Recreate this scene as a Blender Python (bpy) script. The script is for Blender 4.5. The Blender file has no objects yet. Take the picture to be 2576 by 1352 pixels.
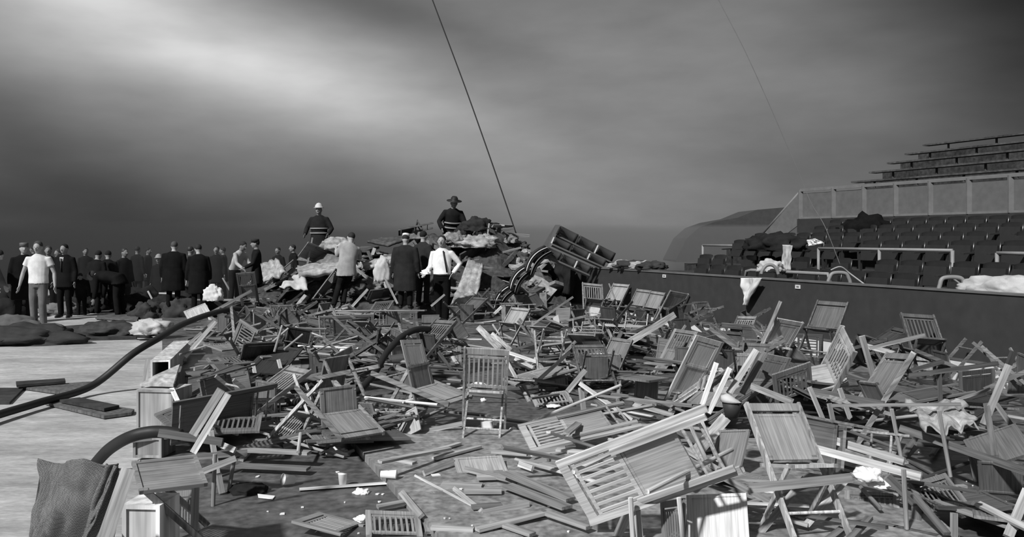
import bpy, bmesh, math, random
import numpy as np
from mathutils import Vector, Matrix, Quaternion, noise
S=bpy.context.scene; C=S.collection
R=math.radians
# ---------------- camera, world, sun, exposure ----------------
F=2200.; CX=1288.; CY=600.; H=1.8            # pixel geometry of the 2576x1352 frame, eye height 1.8 m
cam=bpy.data.objects.new('camera',bpy.data.cameras.new('camera')); C.objects.link(cam); S.camera=cam
cam.location=(0,0,H); cam.rotation_euler=(R(90),0,0)
cam.data.sensor_width=36; cam.data.lens=36*F/2576; cam.data.shift_y=-76/2576.; cam.data.clip_end=500
S.view_settings.view_transform='Standard'; S.view_settings.look='None'; S.view_settings.gamma=1
S.view_settings.exposure=0.35; S.view_settings.use_curve_mapping=False
S.cycles.use_denoising=True; S.cycles.max_bounces=5; S.cycles.diffuse_bounces=2; S.cycles.glossy_bounces=2
S.cycles.use_adaptive_sampling=True; S.cycles.adaptive_threshold=.02

def world():
    w=bpy.data.worlds.new('smoke_filled_air'); S.world=w; w.use_nodes=True; nt=w.node_tree; nt.nodes.clear(); L=nt.links.new
    def N(t,**k):
        n=nt.nodes.new(t)
        for a,b in k.items(): setattr(n,a,b)
        return n
    def M(op,a,b=None):
        n=N('ShaderNodeMath',operation=op)
        for i,v in enumerate((a,b)):
            if v is None: continue
            if isinstance(v,(int,float)): n.inputs[i].default_value=v
            else: L(v,n.inputs[i])
        return n.outputs[0]
    tc=N('ShaderNodeTexCoord'); sp=N('ShaderNodeSeparateXYZ'); L(tc.outputs['Generated'],sp.inputs[0])
    az=M('ARCTAN2',sp.outputs[0],sp.outputs[1]); el=M('ARCSINE',sp.outputs[2])
    cb=N('ShaderNodeCombineXYZ'); L(az,cb.inputs[0]); L(el,cb.inputs[1])
    # billows drawn out sideways distort the smoke
    mp=N('ShaderNodeVectorMath',operation='MULTIPLY'); L(cb.outputs[0],mp.inputs[0]); mp.inputs[1].default_value=(3,9,1)
    n1=N('ShaderNodeTexNoise'); L(mp.outputs[0],n1.inputs[0]); n1.inputs['Scale'].default_value=1.1; n1.inputs['Detail'].default_value=3; n1.inputs['Roughness'].default_value=.45
    sub=N('ShaderNodeVectorMath',operation='SUBTRACT'); L(n1.outputs['Color'],sub.inputs[0]); sub.inputs[1].default_value=(.5,.5,.5)
    sc=N('ShaderNodeVectorMath',operation='MULTIPLY'); L(sub.outputs[0],sc.inputs[0]); sc.inputs[1].default_value=(.10,.05,0)
    ad=N('ShaderNodeVectorMath',operation='ADD'); L(cb.outputs[0],ad.inputs[0]); L(sc.outputs[0],ad.inputs[1])
    tot=None
    for (x,y,rx,ry,rot,amp) in SMOKE:
        m=N('ShaderNodeMapping',vector_type='TEXTURE'); L(ad.outputs[0],m.inputs[0])
        m.inputs['Location'].default_value=(math.atan((x-CX)/F),math.atan((CY-y)/F),0)
        m.inputs['Rotation'].default_value=(0,0,R(rot)); m.inputs['Scale'].default_value=(rx/F,ry/F,1)
        d=N('ShaderNodeVectorMath',operation='DOT_PRODUCT'); L(m.outputs[0],d.inputs[0]); L(m.outputs[0],d.inputs[1])
        g=M('MULTIPLY',M('EXPONENT',M('MULTIPLY',d.outputs['Value'],-1.)),amp)
        tot=g if tot is None else M('ADD',tot,g)
    v=M('MAXIMUM',M('ADD',tot,SMOKE_BASE),.012)
    n2=N('ShaderNodeTexNoise'); L(mp.outputs[0],n2.inputs[0]); n2.inputs['Scale'].default_value=3.0; n2.inputs['Detail'].default_value=5
    v=M('MULTIPLY',v,M('ADD',M('MULTIPLY',n2.outputs['Fac'],.5),.75))
    bg=N('ShaderNodeBackground'); L(v,bg.inputs[0]); bg.inputs[1].default_value=1.0
    out=N('ShaderNodeOutputWorld'); L(bg.outputs[0],out.inputs[0])
SMOKE_BASE=.128
SMOKE=[(60,-10,420,60,-4,.33),(540,150,430,90,-12,.26),(300,200,480,130,-16,.12),(950,290,560,120,-16,.11),(1250,150,700,160,-4,.055),
       (1000,60,330,70,-12,-.07),(-60,300,330,90,-28,-.045),(200,560,850,150,-6,-.085),(-100,130,200,120,0,.03),(650,420,330,100,-25,.0),(860,500,200,80,0,-.02),
       (1450,520,350,130,0,.035),(1750,300,500,150,5,.02),(2680,-40,380,330,0,-.115),(2640,400,260,240,0,-.055),(1750,60,300,90,0,.02),(2060,420,200,60,0,-.02)]
world()
sun=bpy.data.objects.new('sun',bpy.data.lights.new('sun','SUN')); C.objects.link(sun)
sun.data.energy=3.7; sun.data.angle=R(3)
sun.rotation_euler=Vector((.42,.62,-.66)).to_track_quat('-Z','Y').to_euler()

# ---------------- helpers ----------------
def at(x,y,h): Y=F*(H-h)/(y-CY); return Vector(((x-CX)/F*Y,Y,h))
def atY(x,y,Y): return Vector(((x-CX)/F*Y,Y,H-(y-CY)/F*Y))
MATS={}
def mat(name,v,rough=.8,kind='plain',spec=.3,metal=0.,bump=0.,sc=1.):
    if name in MATS: return MATS[name]
    m=bpy.data.materials.new(name); m.use_nodes=True; nt=m.node_tree; L=nt.links.new; b=nt.nodes['Principled BSDF']
    b.inputs['Roughness'].default_value=rough; b.inputs['Specular IOR Level'].default_value=.04 if kind in('cloth','tweed') else spec; b.inputs['Metallic'].default_value=metal
    tc=nt.nodes.new('ShaderNodeTexCoord'); 
    def ramp(fac,lo,hi,a=.3,z=.7):
        r=nt.nodes.new('ShaderNodeMapRange'); L(fac,r.inputs[0]); r.inputs[1].default_value=a; r.inputs[2].default_value=z; r.inputs[3].default_value=lo; r.inputs[4].default_value=hi; return r.outputs[0]
    def noi(scale,det=3,vec=None,obj=True):
        mp=nt.nodes.new('ShaderNodeMapping'); L(tc.outputs['Object'],mp.inputs[0]); mp.inputs['Scale'].default_value=scale
        n=nt.nodes.new('ShaderNodeTexNoise'); L(mp.outputs[0],n.inputs[0]); n.inputs['Scale'].default_value=1; n.inputs['Detail'].default_value=det; return n
    def mul(a,b2):
        n=nt.nodes.new('ShaderNodeMath'); n.operation='MULTIPLY'
        for i,q in enumerate((a,b2)):
            if isinstance(q,float): n.inputs[i].default_value=q
            else: L(q,n.inputs[i])
        return n.outputs[0]
    if kind=='wood':
        g=noi((85*sc,3*sc,3*sc) if name.startswith('panel') else (55*sc,55*sc,2.2*sc),5); big=noi((4,4,1.2),3)
        oi=nt.nodes.new('ShaderNodeObjectInfo')
        f=mul(ramp(g.outputs[0],*((.68,1.25) if name.startswith('panel') else (.5,1.42))),ramp(big.outputs[0],.7,1.25)); f=mul(f,ramp(oi.outputs['Random'],.72,1.25,0,1)); c=mul(f,float(v)); bump=bump or .15; hb=g
    elif kind=='cloth':
        g=noi((260*sc,260*sc,260*sc),2); big=noi((5*sc,5*sc,5*sc),4); c=mul(mul(ramp(g.outputs[0],.8,1.15),ramp(big.outputs[0],.75,1.2)),float(v)); hb=big
    elif kind=='rough':
        g=noi((9*sc,9*sc,9*sc),6); big=noi((1.5*sc,1.5*sc,1.5*sc),3); c=mul(mul(ramp(g.outputs[0],.55,1.4),ramp(big.outputs[0],.7,1.25)),float(v)); hb=g
    elif kind=='tweed':
        w=nt.nodes.new('ShaderNodeTexChecker'); L(tc.outputs['Object'],w.inputs[0]); w.inputs['Scale'].default_value=170
        g=noi((300,300,300),2); big=noi((4,4,4),3); c=mul(mul(ramp(w.outputs['Fac'],.8,1.2,0,1),ramp(g.outputs[0],.7,1.3)),mul(ramp(big.outputs[0],.8,1.15),float(v))); hb=big
    else:
        g=noi((6*sc,6*sc,6*sc),4); c=mul(ramp(g.outputs[0],.88,1.1),float(v)); hb=g
    cc=nt.nodes.new('ShaderNodeCombineColor'); [L(c,cc.inputs[i]) for i in range(3)]; L(cc.outputs[0],b.inputs['Base Color'])
    if bump:
        bp=nt.nodes.new('ShaderNodeBump'); bp.inputs['Strength'].default_value=bump; bp.inputs['Distance'].default_value=.01; L(hb.outputs[0],bp.inputs['Height']); L(bp.outputs[0],b.inputs['Normal'])
    MATS[name]=m; return m
def wood(t,panel=False):
    i=max(0,min(9,int(round(t*10)))); v=[.03,.045,.075,.125,.19,.26,.34,.43,.52,.6][i]
    return mat(('panel_tone_%d' if panel else 'wood_tone_%d')%i,v,.62,'wood')
def grey(v,rough=.8,kind='plain',**k): return mat('%s_%03d'%(kind,int(v*1000))+('g' if rough<.5 else ''),v,rough,kind,**k)

def link(name,me,m=None,parent=None,label=None,cat=None,group=None,kind=None,loc=None,smooth=False):
    o=bpy.data.objects.new(name,me); C.objects.link(o)
    if m is not None: me.materials.append(m)
    if parent is not None: o.parent=parent
    if loc is not None: o.location=loc
    tag(o,label,cat,group,kind)
    if smooth: me.polygons.foreach_set('use_smooth',[True]*len(me.polygons))
    return o
def tag(o,label=None,cat=None,group=None,kind=None):
    if label: o['label']=label
    if cat: o['category']=cat
    if group: o['group']=group
    if kind: o['kind']=kind
def empty(name,loc,label,cat,group=None,rz=0):
    o=bpy.data.objects.new(name,None); C.objects.link(o); o.location=loc; o.rotation_euler=(0,0,rz); o.empty_display_size=.1; tag(o,label,cat,group); return o
class MB:
    def __init__(s): s.v=[]; s.f=[]
    def add(s,vs,fs): k=len(s.v); s.v+= [tuple(p) for p in vs]; s.f+=[tuple(i+k for i in f) for f in fs]; return s
    def box(s,lo,hi,M=None):
        x0,y0,z0=lo;x1,y1,z1=hi
        vs=[Vector(p) for p in ((x0,y0,z0),(x1,y0,z0),(x1,y1,z0),(x0,y1,z0),(x0,y0,z1),(x1,y0,z1),(x1,y1,z1),(x0,y1,z1))]
        if M: vs=[M@p for p in vs]
        return s.add(vs,[(0,3,2,1),(4,5,6,7),(0,1,5,4),(1,2,6,5),(2,3,7,6),(3,0,4,7)])
    def bar(s,a,b,w,t,side=None):   # board from a to b, w wide along 'side', t thick
        a=Vector(a);b=Vector(b);d=(b-a).normalized()
        u=Vector(side) if side is not None else (Vector((1,0,0)) if abs(d.x)<.9 else Vector((0,0,1)))
        u=(u-d*u.dot(d)).normalized(); n=d.cross(u)
        vs=[p+u*(su*w/2)+n*(sn*t/2) for p in (a,b) for su,sn in ((-1,-1),(1,-1),(1,1),(-1,1))]
        return s.add(vs,[(3,2,1,0),(4,5,6,7),(0,1,5,4),(1,2,6,5),(2,3,7,6),(3,0,4,7)])
    def tube(s,pts,rad,n=10,side=(1,0,0),cap=True):
        pts=[Vector(p) for p in pts]; k=len(pts); rings=[]; side=Vector(side)
        if not isinstance(rad,(list,tuple)): rad=[rad]*k
        vs=[]
        for i,p in enumerate(pts):
            t=(pts[min(i+1,k-1)]-pts[max(i-1,0)]).normalized()
            u=side-t*side.dot(t)
            if u.length<.05: u=Vector((0,0,1))-t*t.z if abs(t.z)<.9 else Vector((0,1,0))-t*t.y
            u.normalize(); w=t.cross(u); rx,ry=rad[i] if isinstance(rad[i],(tuple,list)) else (rad[i],rad[i])
            side=u
            for j in range(n):
                a=2*math.pi*j/n; vs.append(p+u*(rx*math.cos(a))+w*(ry*math.sin(a)))
        fs=[]
        for i in range(k-1):
            for j in range(n): fs.append((i*n+j,i*n+(j+1)%n,(i+1)*n+(j+1)%n,(i+1)*n+j))
        if cap: fs+= [tuple(range(n-1,-1,-1)), tuple((k-1)*n+j for j in range(n))]
        return s.add(vs,fs)
    def ball(s,c,r,n=12,m=8,M=None):
        c=Vector(c); r=(r,r,r) if isinstance(r,(int,float)) else r; vs=[];fs=[]
        for i in range(m+1):
            th=math.pi*i/m
            for j in range(n):
                ph=2*math.pi*j/n; q=Vector((r[0]*math.sin(th)*math.cos(ph),r[1]*math.sin(th)*math.sin(ph),r[2]*math.cos(th)))
                if M: q=M@q
                vs.append(c+q)
        for i in range(m):
            for j in range(n): fs.append((i*n+j,(i+1)*n+j,(i+1)*n+(j+1)%n,i*n+(j+1)%n))
        return s.add(vs,fs)
    def mesh(s,name,smooth=False):
        me=bpy.data.meshes.new(name); me.from_pydata(s.v,[],s.f); me.validate(); 
        if smooth: me.polygons.foreach_set('use_smooth',[True]*len(me.polygons))
        return me
def lobj(name,mb,m,parent=None,smooth=False,**k):
    # top-level objects get their origin at the middle of their underside
    me=mb.mesh(name,smooth)
    if parent is None and k.get('kind')!='structure':
        a=np.array(mb.v); c=(a.min(0)+a.max(0))/2; c[2]=a.min(0)[2]
        me.transform(Matrix.Translation(Vector((-c[0],-c[1],-c[2])))); k['loc']=Vector(c)
    return link(name,me,m,parent,**k)

# ---------------- the setting ----------------
WU=Vector((6.03,-13.9,0)).normalized(); WP=Vector((.27,23.5,0))      # the barrier's line
WN=Vector((-WU.y,WU.x,0))                                            # away from the camera, into the stands
def wX(Y,b): return 10.46+b-.4338*Y                                  # X on a line b metres behind the barrier
def wallpt(px,b):                                                    # where the view column px meets that line
    r=(px-CX)/F; Y=(10.46+b)/(r+.4338); return Vector((r*Y,Y,0))
ice=MB(); ice.add([(-60,1,-.03),(8,1,-.03),(8,21.3,-.03),(-60,21.3,-.03)],[(0,1,2,3)])
iceo=lobj('floor_ice',ice,None,kind='structure')
def ice_mat():
    m=bpy.data.materials.new('scuffed_ice'); m.use_nodes=True; nt=m.node_tree; L=nt.links.new; b=nt.nodes['Principled BSDF']
    tc=nt.nodes.new('ShaderNodeTexCoord')
    def noi(s,d=5):
        mp=nt.nodes.new('ShaderNodeMapping'); L(tc.outputs['Object'],mp.inputs[0]); mp.inputs['Scale'].default_value=s
        n=nt.nodes.new('ShaderNodeTexNoise'); L(mp.outputs[0],n.inputs[0]); n.inputs['Scale'].default_value=1; n.inputs['Detail'].default_value=d; n.inputs['Roughness'].default_value=.65; return n.outputs[0]
    def mr(x,a,b2,lo,hi):
        r=nt.nodes.new('ShaderNodeMapRange'); L(x,r.inputs[0]); 
        for i,q in enumerate((a,b2,lo,hi)): r.inputs[i+1].default_value=q
        return r.outputs[0]
    def mul(a,c):
        n=nt.nodes.new('ShaderNodeMath'); n.operation='MULTIPLY'; L(a,n.inputs[0]); L(c,n.inputs[1]); return n.outputs[0]
    f=mul(mul(mr(noi((.5,1.1,1)),.35,.65,.30,.50),mr(noi((3,9,1)),.3,.7,.74,1.18)),mr(noi((14,40,1)),.3,.7,.78,1.18))
    cc=nt.nodes.new('ShaderNodeCombineColor'); [L(f,cc.inputs[i]) for i in range(3)]; L(cc.outputs[0],b.inputs[0])
    b.inputs['Roughness'].default_value=.7; b.inputs['Specular IOR Level'].default_value=.25
    return m
iceo.data.materials.append(ice_mat())
fm=mat('floor_boards_dark',.085,.45,'wood',spec=.45,sc=.25)
def sheet(name,pts,z0,z1,m,**k):
    mb=MB(); n=len(pts); mb.add([(x,y,z1) for x,y in pts]+[(x,y,z0) for x,y in pts],[tuple(range(n)),tuple(range(2*n-1,n-1,-1))]+[(i,n+i,n+(i+1)%n,(i+1)%n) for i in range(n)]); return lobj(name,mb,m,**k)
sheet('floor',[(-.40*2.2,2.2),(9.5,2.2),(wX(2.2,0),2.2),(wX(26,0),26),(-.40*26,26)],-.05,0,fm,kind='structure')
a=at(850,1086,0); b=at(1105,1372,0)
sheet('floor_plywood',[(b.x,b.y),(2.6,b.y-.1),(2.9,7.3),(a.x+.2,a.y+.12),(a.x,a.y)],.001,.06,mat('plywood_worn',.23,.5,'wood',spec=.4,sc=.3),kind='structure')
farf=MB(); farf.add([(-300,21.3,-.04),(200,21.3,-.04),(400,450,-.04),(-400,450,-.04)],[(0,1,2,3)]); lobj('floor_far',farf,mat('far_floor',.03,.95,spec=0.),kind='structure')  # dark base colour stands in for the far ground lying in shadow
def smoke(x0,x1,alb,label,y0=27.5,y1=140,top=2.25):   # low smoke lying over the far end of the hall
    m=bpy.data.materials.new('smoke'); m.use_nodes=True; nt=m.node_tree; nt.nodes.clear(); o=nt.nodes.new('ShaderNodeOutputMaterial')
    v=nt.nodes.new('ShaderNodeVolumePrincipled'); v.inputs['Color'].default_value=(alb,alb,alb,1); v.inputs['Density'].default_value=.07; v.inputs['Absorption Color'].default_value=(0,0,0,1)
    tc=nt.nodes.new('ShaderNodeTexCoord'); sx=nt.nodes.new('ShaderNodeSeparateXYZ'); nt.links.new(tc.outputs['Object'],sx.inputs[0]); mr=nt.nodes.new('ShaderNodeMapRange'); mr.interpolation_type='SMOOTHSTEP'
    for i,q in enumerate((-14-(x0+x1)/2,6-(x0+x1)/2,.11,.36)): mr.inputs[i+1].default_value=q  # smoke colour itself darkens leftwards, standing in for unlit smoke
    nt.links.new(sx.outputs[0],mr.inputs[0]); nt.links.new(mr.outputs[0],v.inputs['Color'])
    nt.links.new(v.outputs[0],o.inputs['Volume']); mb=MB(); mb.box((x0,y0,-.03),(x1,y1,top)); lobj('smoke',mb,m,label=label,cat='smoke',kind='stuff')
smoke(-120,60,.2,'low smoke lying over the far end of the hall behind crowd and mound',y1=100)
smoke(-45,-6.4,.1,'thin dark smoke drifting between the people at left',y0=21.6,y1=27.4)
# barrier along the right
def strip(name,b0,b1,z0,z1,Ya,Yb,m,kind='structure',**k):
    mb=MB(); q=[(wX(Ya,b0),Ya),(wX(Yb,b0),Yb),(wX(Yb,b1),Yb),(wX(Ya,b1),Ya)]
    mb.add([(x,y,z0) for x,y in q]+[(x,y,z1) for x,y in q],[(0,1,2,3),(7,6,5,4),(0,4,5,1),(1,5,6,2),(2,6,7,3),(3,7,4,0)]); return lobj(name,mb,m,kind=kind,**k)
YE=wallpt(1466,0).y
strip('wall_right',0,.12,.26,1.12,5,YE,grey(.042,.55,spec=.25))
strip('wall_corner',.0,.12,.26,1.05,YE+.03,24.2,grey(.035,.6))
strip('trim_1',-.01,.13,0,.26,5,24.2,grey(.62,.6))
strip('trim_2',-.02,.15,1.12,1.145,5,YE,grey(.12,.5))
strip('baseboard_right',-.02,0,.25,.28,5,24.2,grey(.10,.6))
# stands behind the barrier: rising steps
con=mat('stand_concrete',.03,.85,'rough')
rows=[(1.3,.45),(2.5,.62),(4.3,.95),(5.5,1.12),(6.7,1.3),(7.9,1.48),(9.1,1.66),(10.3,1.8)]
for i,(b,z) in enumerate(rows):
    b2=rows[i+1][0] if i+1<len(rows) else 11.6
    strip('floor_step',b-.85 if i else .12,b2-.85 if i+1<len(rows) else 13,0,z,7,wallpt((1600,1690,1740,1800,1880,1900,1920,1940)[i],b).y,con)
# seats with dark curved backs, one row per step
seat_m=mat('seat_enamel',.015,.28,'plain',spec=.35); seat_m2=mat('seat_enamel_dusty',.024,.45,'plain',spec=.4); iron=grey(.03,.5)  # enamel colour darkened to stand in for unlit rows under the balcony
def seat_proto():
    r=empty('arena_seat',(0,0,0),'x','seat')
    bk=MB(); n=9
    for (y0,z0,y1,z1) in ((0,.40,.07,.82),):
        vs=[];
        for i in range(n):
            a=(i/(n-1)-.5); x=a*.46; c=.05*(1-4*a*a)
            for t,(yy,zz) in enumerate(((y0,z0),(y1,z1))):
                for th in (0,.018): vs.append((x,yy+c+th,zz-(.03*abs(2*a)**4 if t else 0)))
        fs=[]
        for i in range(n-1):
            k=4*i; fs+=[(k,k+4,k+6,k+2),(k+1,k+3,k+7,k+5),(k+2,k+6,k+7,k+3),(k,k+1,k+5,k+4)]
        fs+=[(0,2,3,1),(4*n-4,4*n-3,4*n-1,4*n-2)]
        bk.add(vs,fs)
    link('backrest',bk.mesh('seat_backrest',True),seat_m,r)
    st=MB(); st.box((-.21,-.10,.40),(.21,-.02,.72),Matrix.Rotation(R(-8),4,'X')); link('seat',st.mesh('seat_pan'),seat_m2,r)
    fr=MB(); 
    for s in (-1,1): fr=MB(); fr.bar((s*.245,.02,0),(s*.245,.0,.6),.05,.025,(0,1,0)); fr.bar((s*.245,-.28,.58),(s*.245,.06,.60),.05,.03); link('armrest',fr.mesh('seat_armrest'),iron,r)
    return r
def copy_tree(o,parent=None):
    c=o.copy(); C.objects.link(c); c.parent=parent
    for ch in [x for x in o.children]: copy_tree(ch,c)
    return c
seat0=seat_proto(); used=[0]
ang=math.atan2(WU.y,WU.x)
rng=random.Random(5)
ORD=['front','second','third','fourth','fifth','sixth','seventh']
for i,(b,z) in enumerate(rows[:7]):
    Ya,Yb=(11.2,11.5,12.5,13,14,15,15.5)[i],wallpt((1716,1735,1835,1880,2030,2040,2050)[i],b).y
    n=int((Yb-Ya)/math.cos(math.atan(.4338))/.0+0) if 0 else int((Yb-Ya)*1.09/.52)
    for k in range(n):
        if rng.random()<.07: continue
        Y=Ya+(k+.5)*.52/1.09
        o=seat0 if not used[0] else copy_tree(seat0); used[0]=1
        o.location=(wX(Y,b),Y,z); o.rotation_euler=(0,0,ang+math.pi+rng.uniform(-.04,.04)+math.pi)
        o['label']='dark curved-back arena seat in the %s row of the stand behind the barrier'%ORD[i]; o['category']='seat'; o['group']='arena seats, %s row'%ORD[i]
# pipe rails
pipe=mat('painted_pipe',.22,.5,spec=.4)
def rail(pxs,b,z,zf,name,label,mids=None):
    r=empty(name,wallpt(pxs[0],b)+Vector((0,0,zf)),label,'railing'); o=r.location
    mb=MB(); mb.tube([wallpt(p,b)+Vector((0,0,z))-o for p in (pxs[0],pxs[-1])],.028); link('top_rail',mb.mesh('rail_bar',True),pipe,r)
    for p in pxs:
        q=wallpt(p,b)-o; q.z=0; mb=MB(); mb.tube([q+Vector((0,0,zf))-Vector((0,0,zf)),q+Vector((0,0,z-zf))-Vector((0,0,0))],.03); link('post',mb.mesh('rail_post',True),pipe,r)
    return r
rail([1768,1868,1925],4.5,1.62,.9,'pipe_railing','short pipe railing at the far left end of the stand, fading into smoke')
rail([2059,2212,2396],3.1,1.6,.8,'pipe_railing','pipe railing with three posts in the middle of the stand behind the barrier')
rail([2508,2620],3.1,1.57,.8,'pipe_railing','pipe railing starting near the right edge of the stand behind the barrier')
r=empty('bent_railing',wallpt(1875,.8),'bent low pipe rail just above the barrier, right of the hanging white coat','railing')
mb=MB(); p0=wallpt(1875,.8); mb.tube([wallpt(x,.8)+Vector((0,0,z))-p0 for x,z in ((1872,.95),(1878,1.2),(1890,1.22),(2083,1.22),(2092,1.0))],.03); link('top_rail',mb.mesh('bent_rail',True),pipe,r)
# upper balcony: parapet of panels between posts, in front of higher tiers
BB=8.2
px=[2014,2097,2174,2254,2341,2438,2543,2660]
deck=strip('wall_balcony',BB-.1,BB+.1,1.95,2.34,14,wallpt(2014,BB).y,grey(.035,.8))
strip('floor_balcony',BB,BB+6,2.16,2.30,8,wallpt(2014,BB).y,con)
par=empty('balcony_parapet',wallpt(2014,BB)+Vector((0,0,2.34)),'long parapet of grey panels between posts along the upper balcony at right','railing'); o=par.location
bm_=mat('parapet_panel',.11,.8,'plain')
for i in range(len(px)-1):
    A=wallpt(px[i],BB);B=wallpt(px[i+1],BB); mb=MB(); d=(B-A).normalized()*.07
    mb.bar(A+d+Vector((0,0,2.72))-o,B-d+Vector((0,0,2.72))-o,.66,.03,(0,0,1)); link('panel',mb.mesh('parapet_panel'),bm_,par)
pm=mat('parapet_post',.16,.6)
for p in px:
    A=wallpt(p,BB-.05)-o; mb=MB(); mb.bar((A.x,A.y,.0),(A.x,A.y,.80),.12,.06,(1,0,0)); link('post',mb.mesh('parapet_post'),pm,par)
mb=MB(); A=wallpt(px[0],BB-.05)-o;B=wallpt(px[-1],BB-.05)-o; mb.bar((A.x,A.y,.80),(B.x,B.y,.80),.08,.05,(0,0,1)); link('top_rail',mb.mesh('parapet_rail'),pm,par)
mb=MB(); mb.bar((A.x,A.y,.02),(B.x,B.y,.02),.06,.08,(0,0,1)); link('bottom_rail',mb.mesh('parapet_bottom'),pm,par)
# slanting end of the balcony: stair cheek with rail
st=empty('stair_railing',wallpt(1912,BB),'sloping stair parapet running down from the left end of the upper balcony','railing'); o=st.location
A=wallpt(2014,BB);B=wallpt(1912,BB-.3); mb=MB(); za,zb=3.12,1.78
q=[A+Vector((0,0,za-.05)),B+Vector((0,0,zb)),B+Vector((0,0,zb-.45)),A+Vector((0,0,2.2))]; nrm=Vector((-WN.x,-WN.y,0))*.03
mb.add([v-o for v in q]+[v-o+nrm for v in q],[(0,1,2,3),(7,6,5,4),(0,4,5,1),(1,5,6,2),(2,6,7,3),(3,7,4,0)]); link('panel',mb.mesh('stair_panel'),bm_,st)
mb=MB(); mb.tube([A+Vector((0,0,za))-o,B+Vector((0,0,zb+.06))-o],.035); link('top_rail',mb.mesh('stair_rail',True),pm,st)
# higher tiers with bench lines
for i in range(7):
    b=BB+1.4+i*.95; z=2.62+i*.33
    strip('floor_tier',b,b+.97,2.31,z,10,wallpt(2040+i*45,b).y,mat('tier_concrete',.045,.9,'rough',spec=0.))
    mb=MB(); Ya,Yb=10,wallpt(2045+i*45,b).y; mb.bar((wX(Ya,b+.18),Ya,z+.24),(wX(Yb,b+.18),Yb,z+.24),.30,.05,(1,.43,0)); 
    for k in range(12): Y=Ya+(Yb-Ya)*(k+.5)/12; mb.bar((wX(Y,b+.2),Y,z),(wX(Y,b+.2),Y,z+.22),.05,.05)
    lobj('bench',mb,mat('bench_plank',.065,.8,'rough'),label='long bench of the upper stand, tier %s counted up from the parapet'%['one','two','three','four','five','six','seven','eight','nine','ten','eleven','twelve'][i],cat='bench',group='upper stand benches')
# dark structure further along the stands
def prism(name,outline,Y,dep,m,**k):
    mb=MB(); n=len(outline); f=[atY(x,y,Y) for x,y in outline]; mb.add(f+[p+Vector((0,dep,0)) for p in f],[tuple(range(n)),tuple(range(2*n-1,n-1,-1))]+[(i,n+i,n+(i+1)%n,(i+1)%n) for i in range(n)]); return lobj(name,mb,m,**k)
prism('wall_far_stand',[(1700,655),(1728,600),(1760,572),(1800,558),(1856,548),(1905,528),(1975,522),(2010,540),(2010,660),(1700,660)],36,3,grey(.05,.9),kind='structure')
# tags on the barrier
for x,y,lab in ((1671,695,'small white tag on the barrier above the joined row of chairs'),(2007,722,'small white numbered tag on the barrier right of the hanging white coat')):
    p=wallpt(x,-.012); Y=p.y; z=H-(y-CY)/F*Y
    t=empty('wall_tag',(p.x,p.y,z),lab,'sign',rz=ang)
    mb=MB(); mb.box((-.055,-.006,-.03),(.055,.006,.03)); link('plate',mb.mesh('tag_plate'),grey(.6,.6),t)
    mb=MB(); mb.box((-.022,-.009,-.012),(-.004,-.006,.012)).box((.004,-.009,-.012),(.026,-.006,.012)); link('number',mb.mesh('tag_number'),grey(.06),t)

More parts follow.
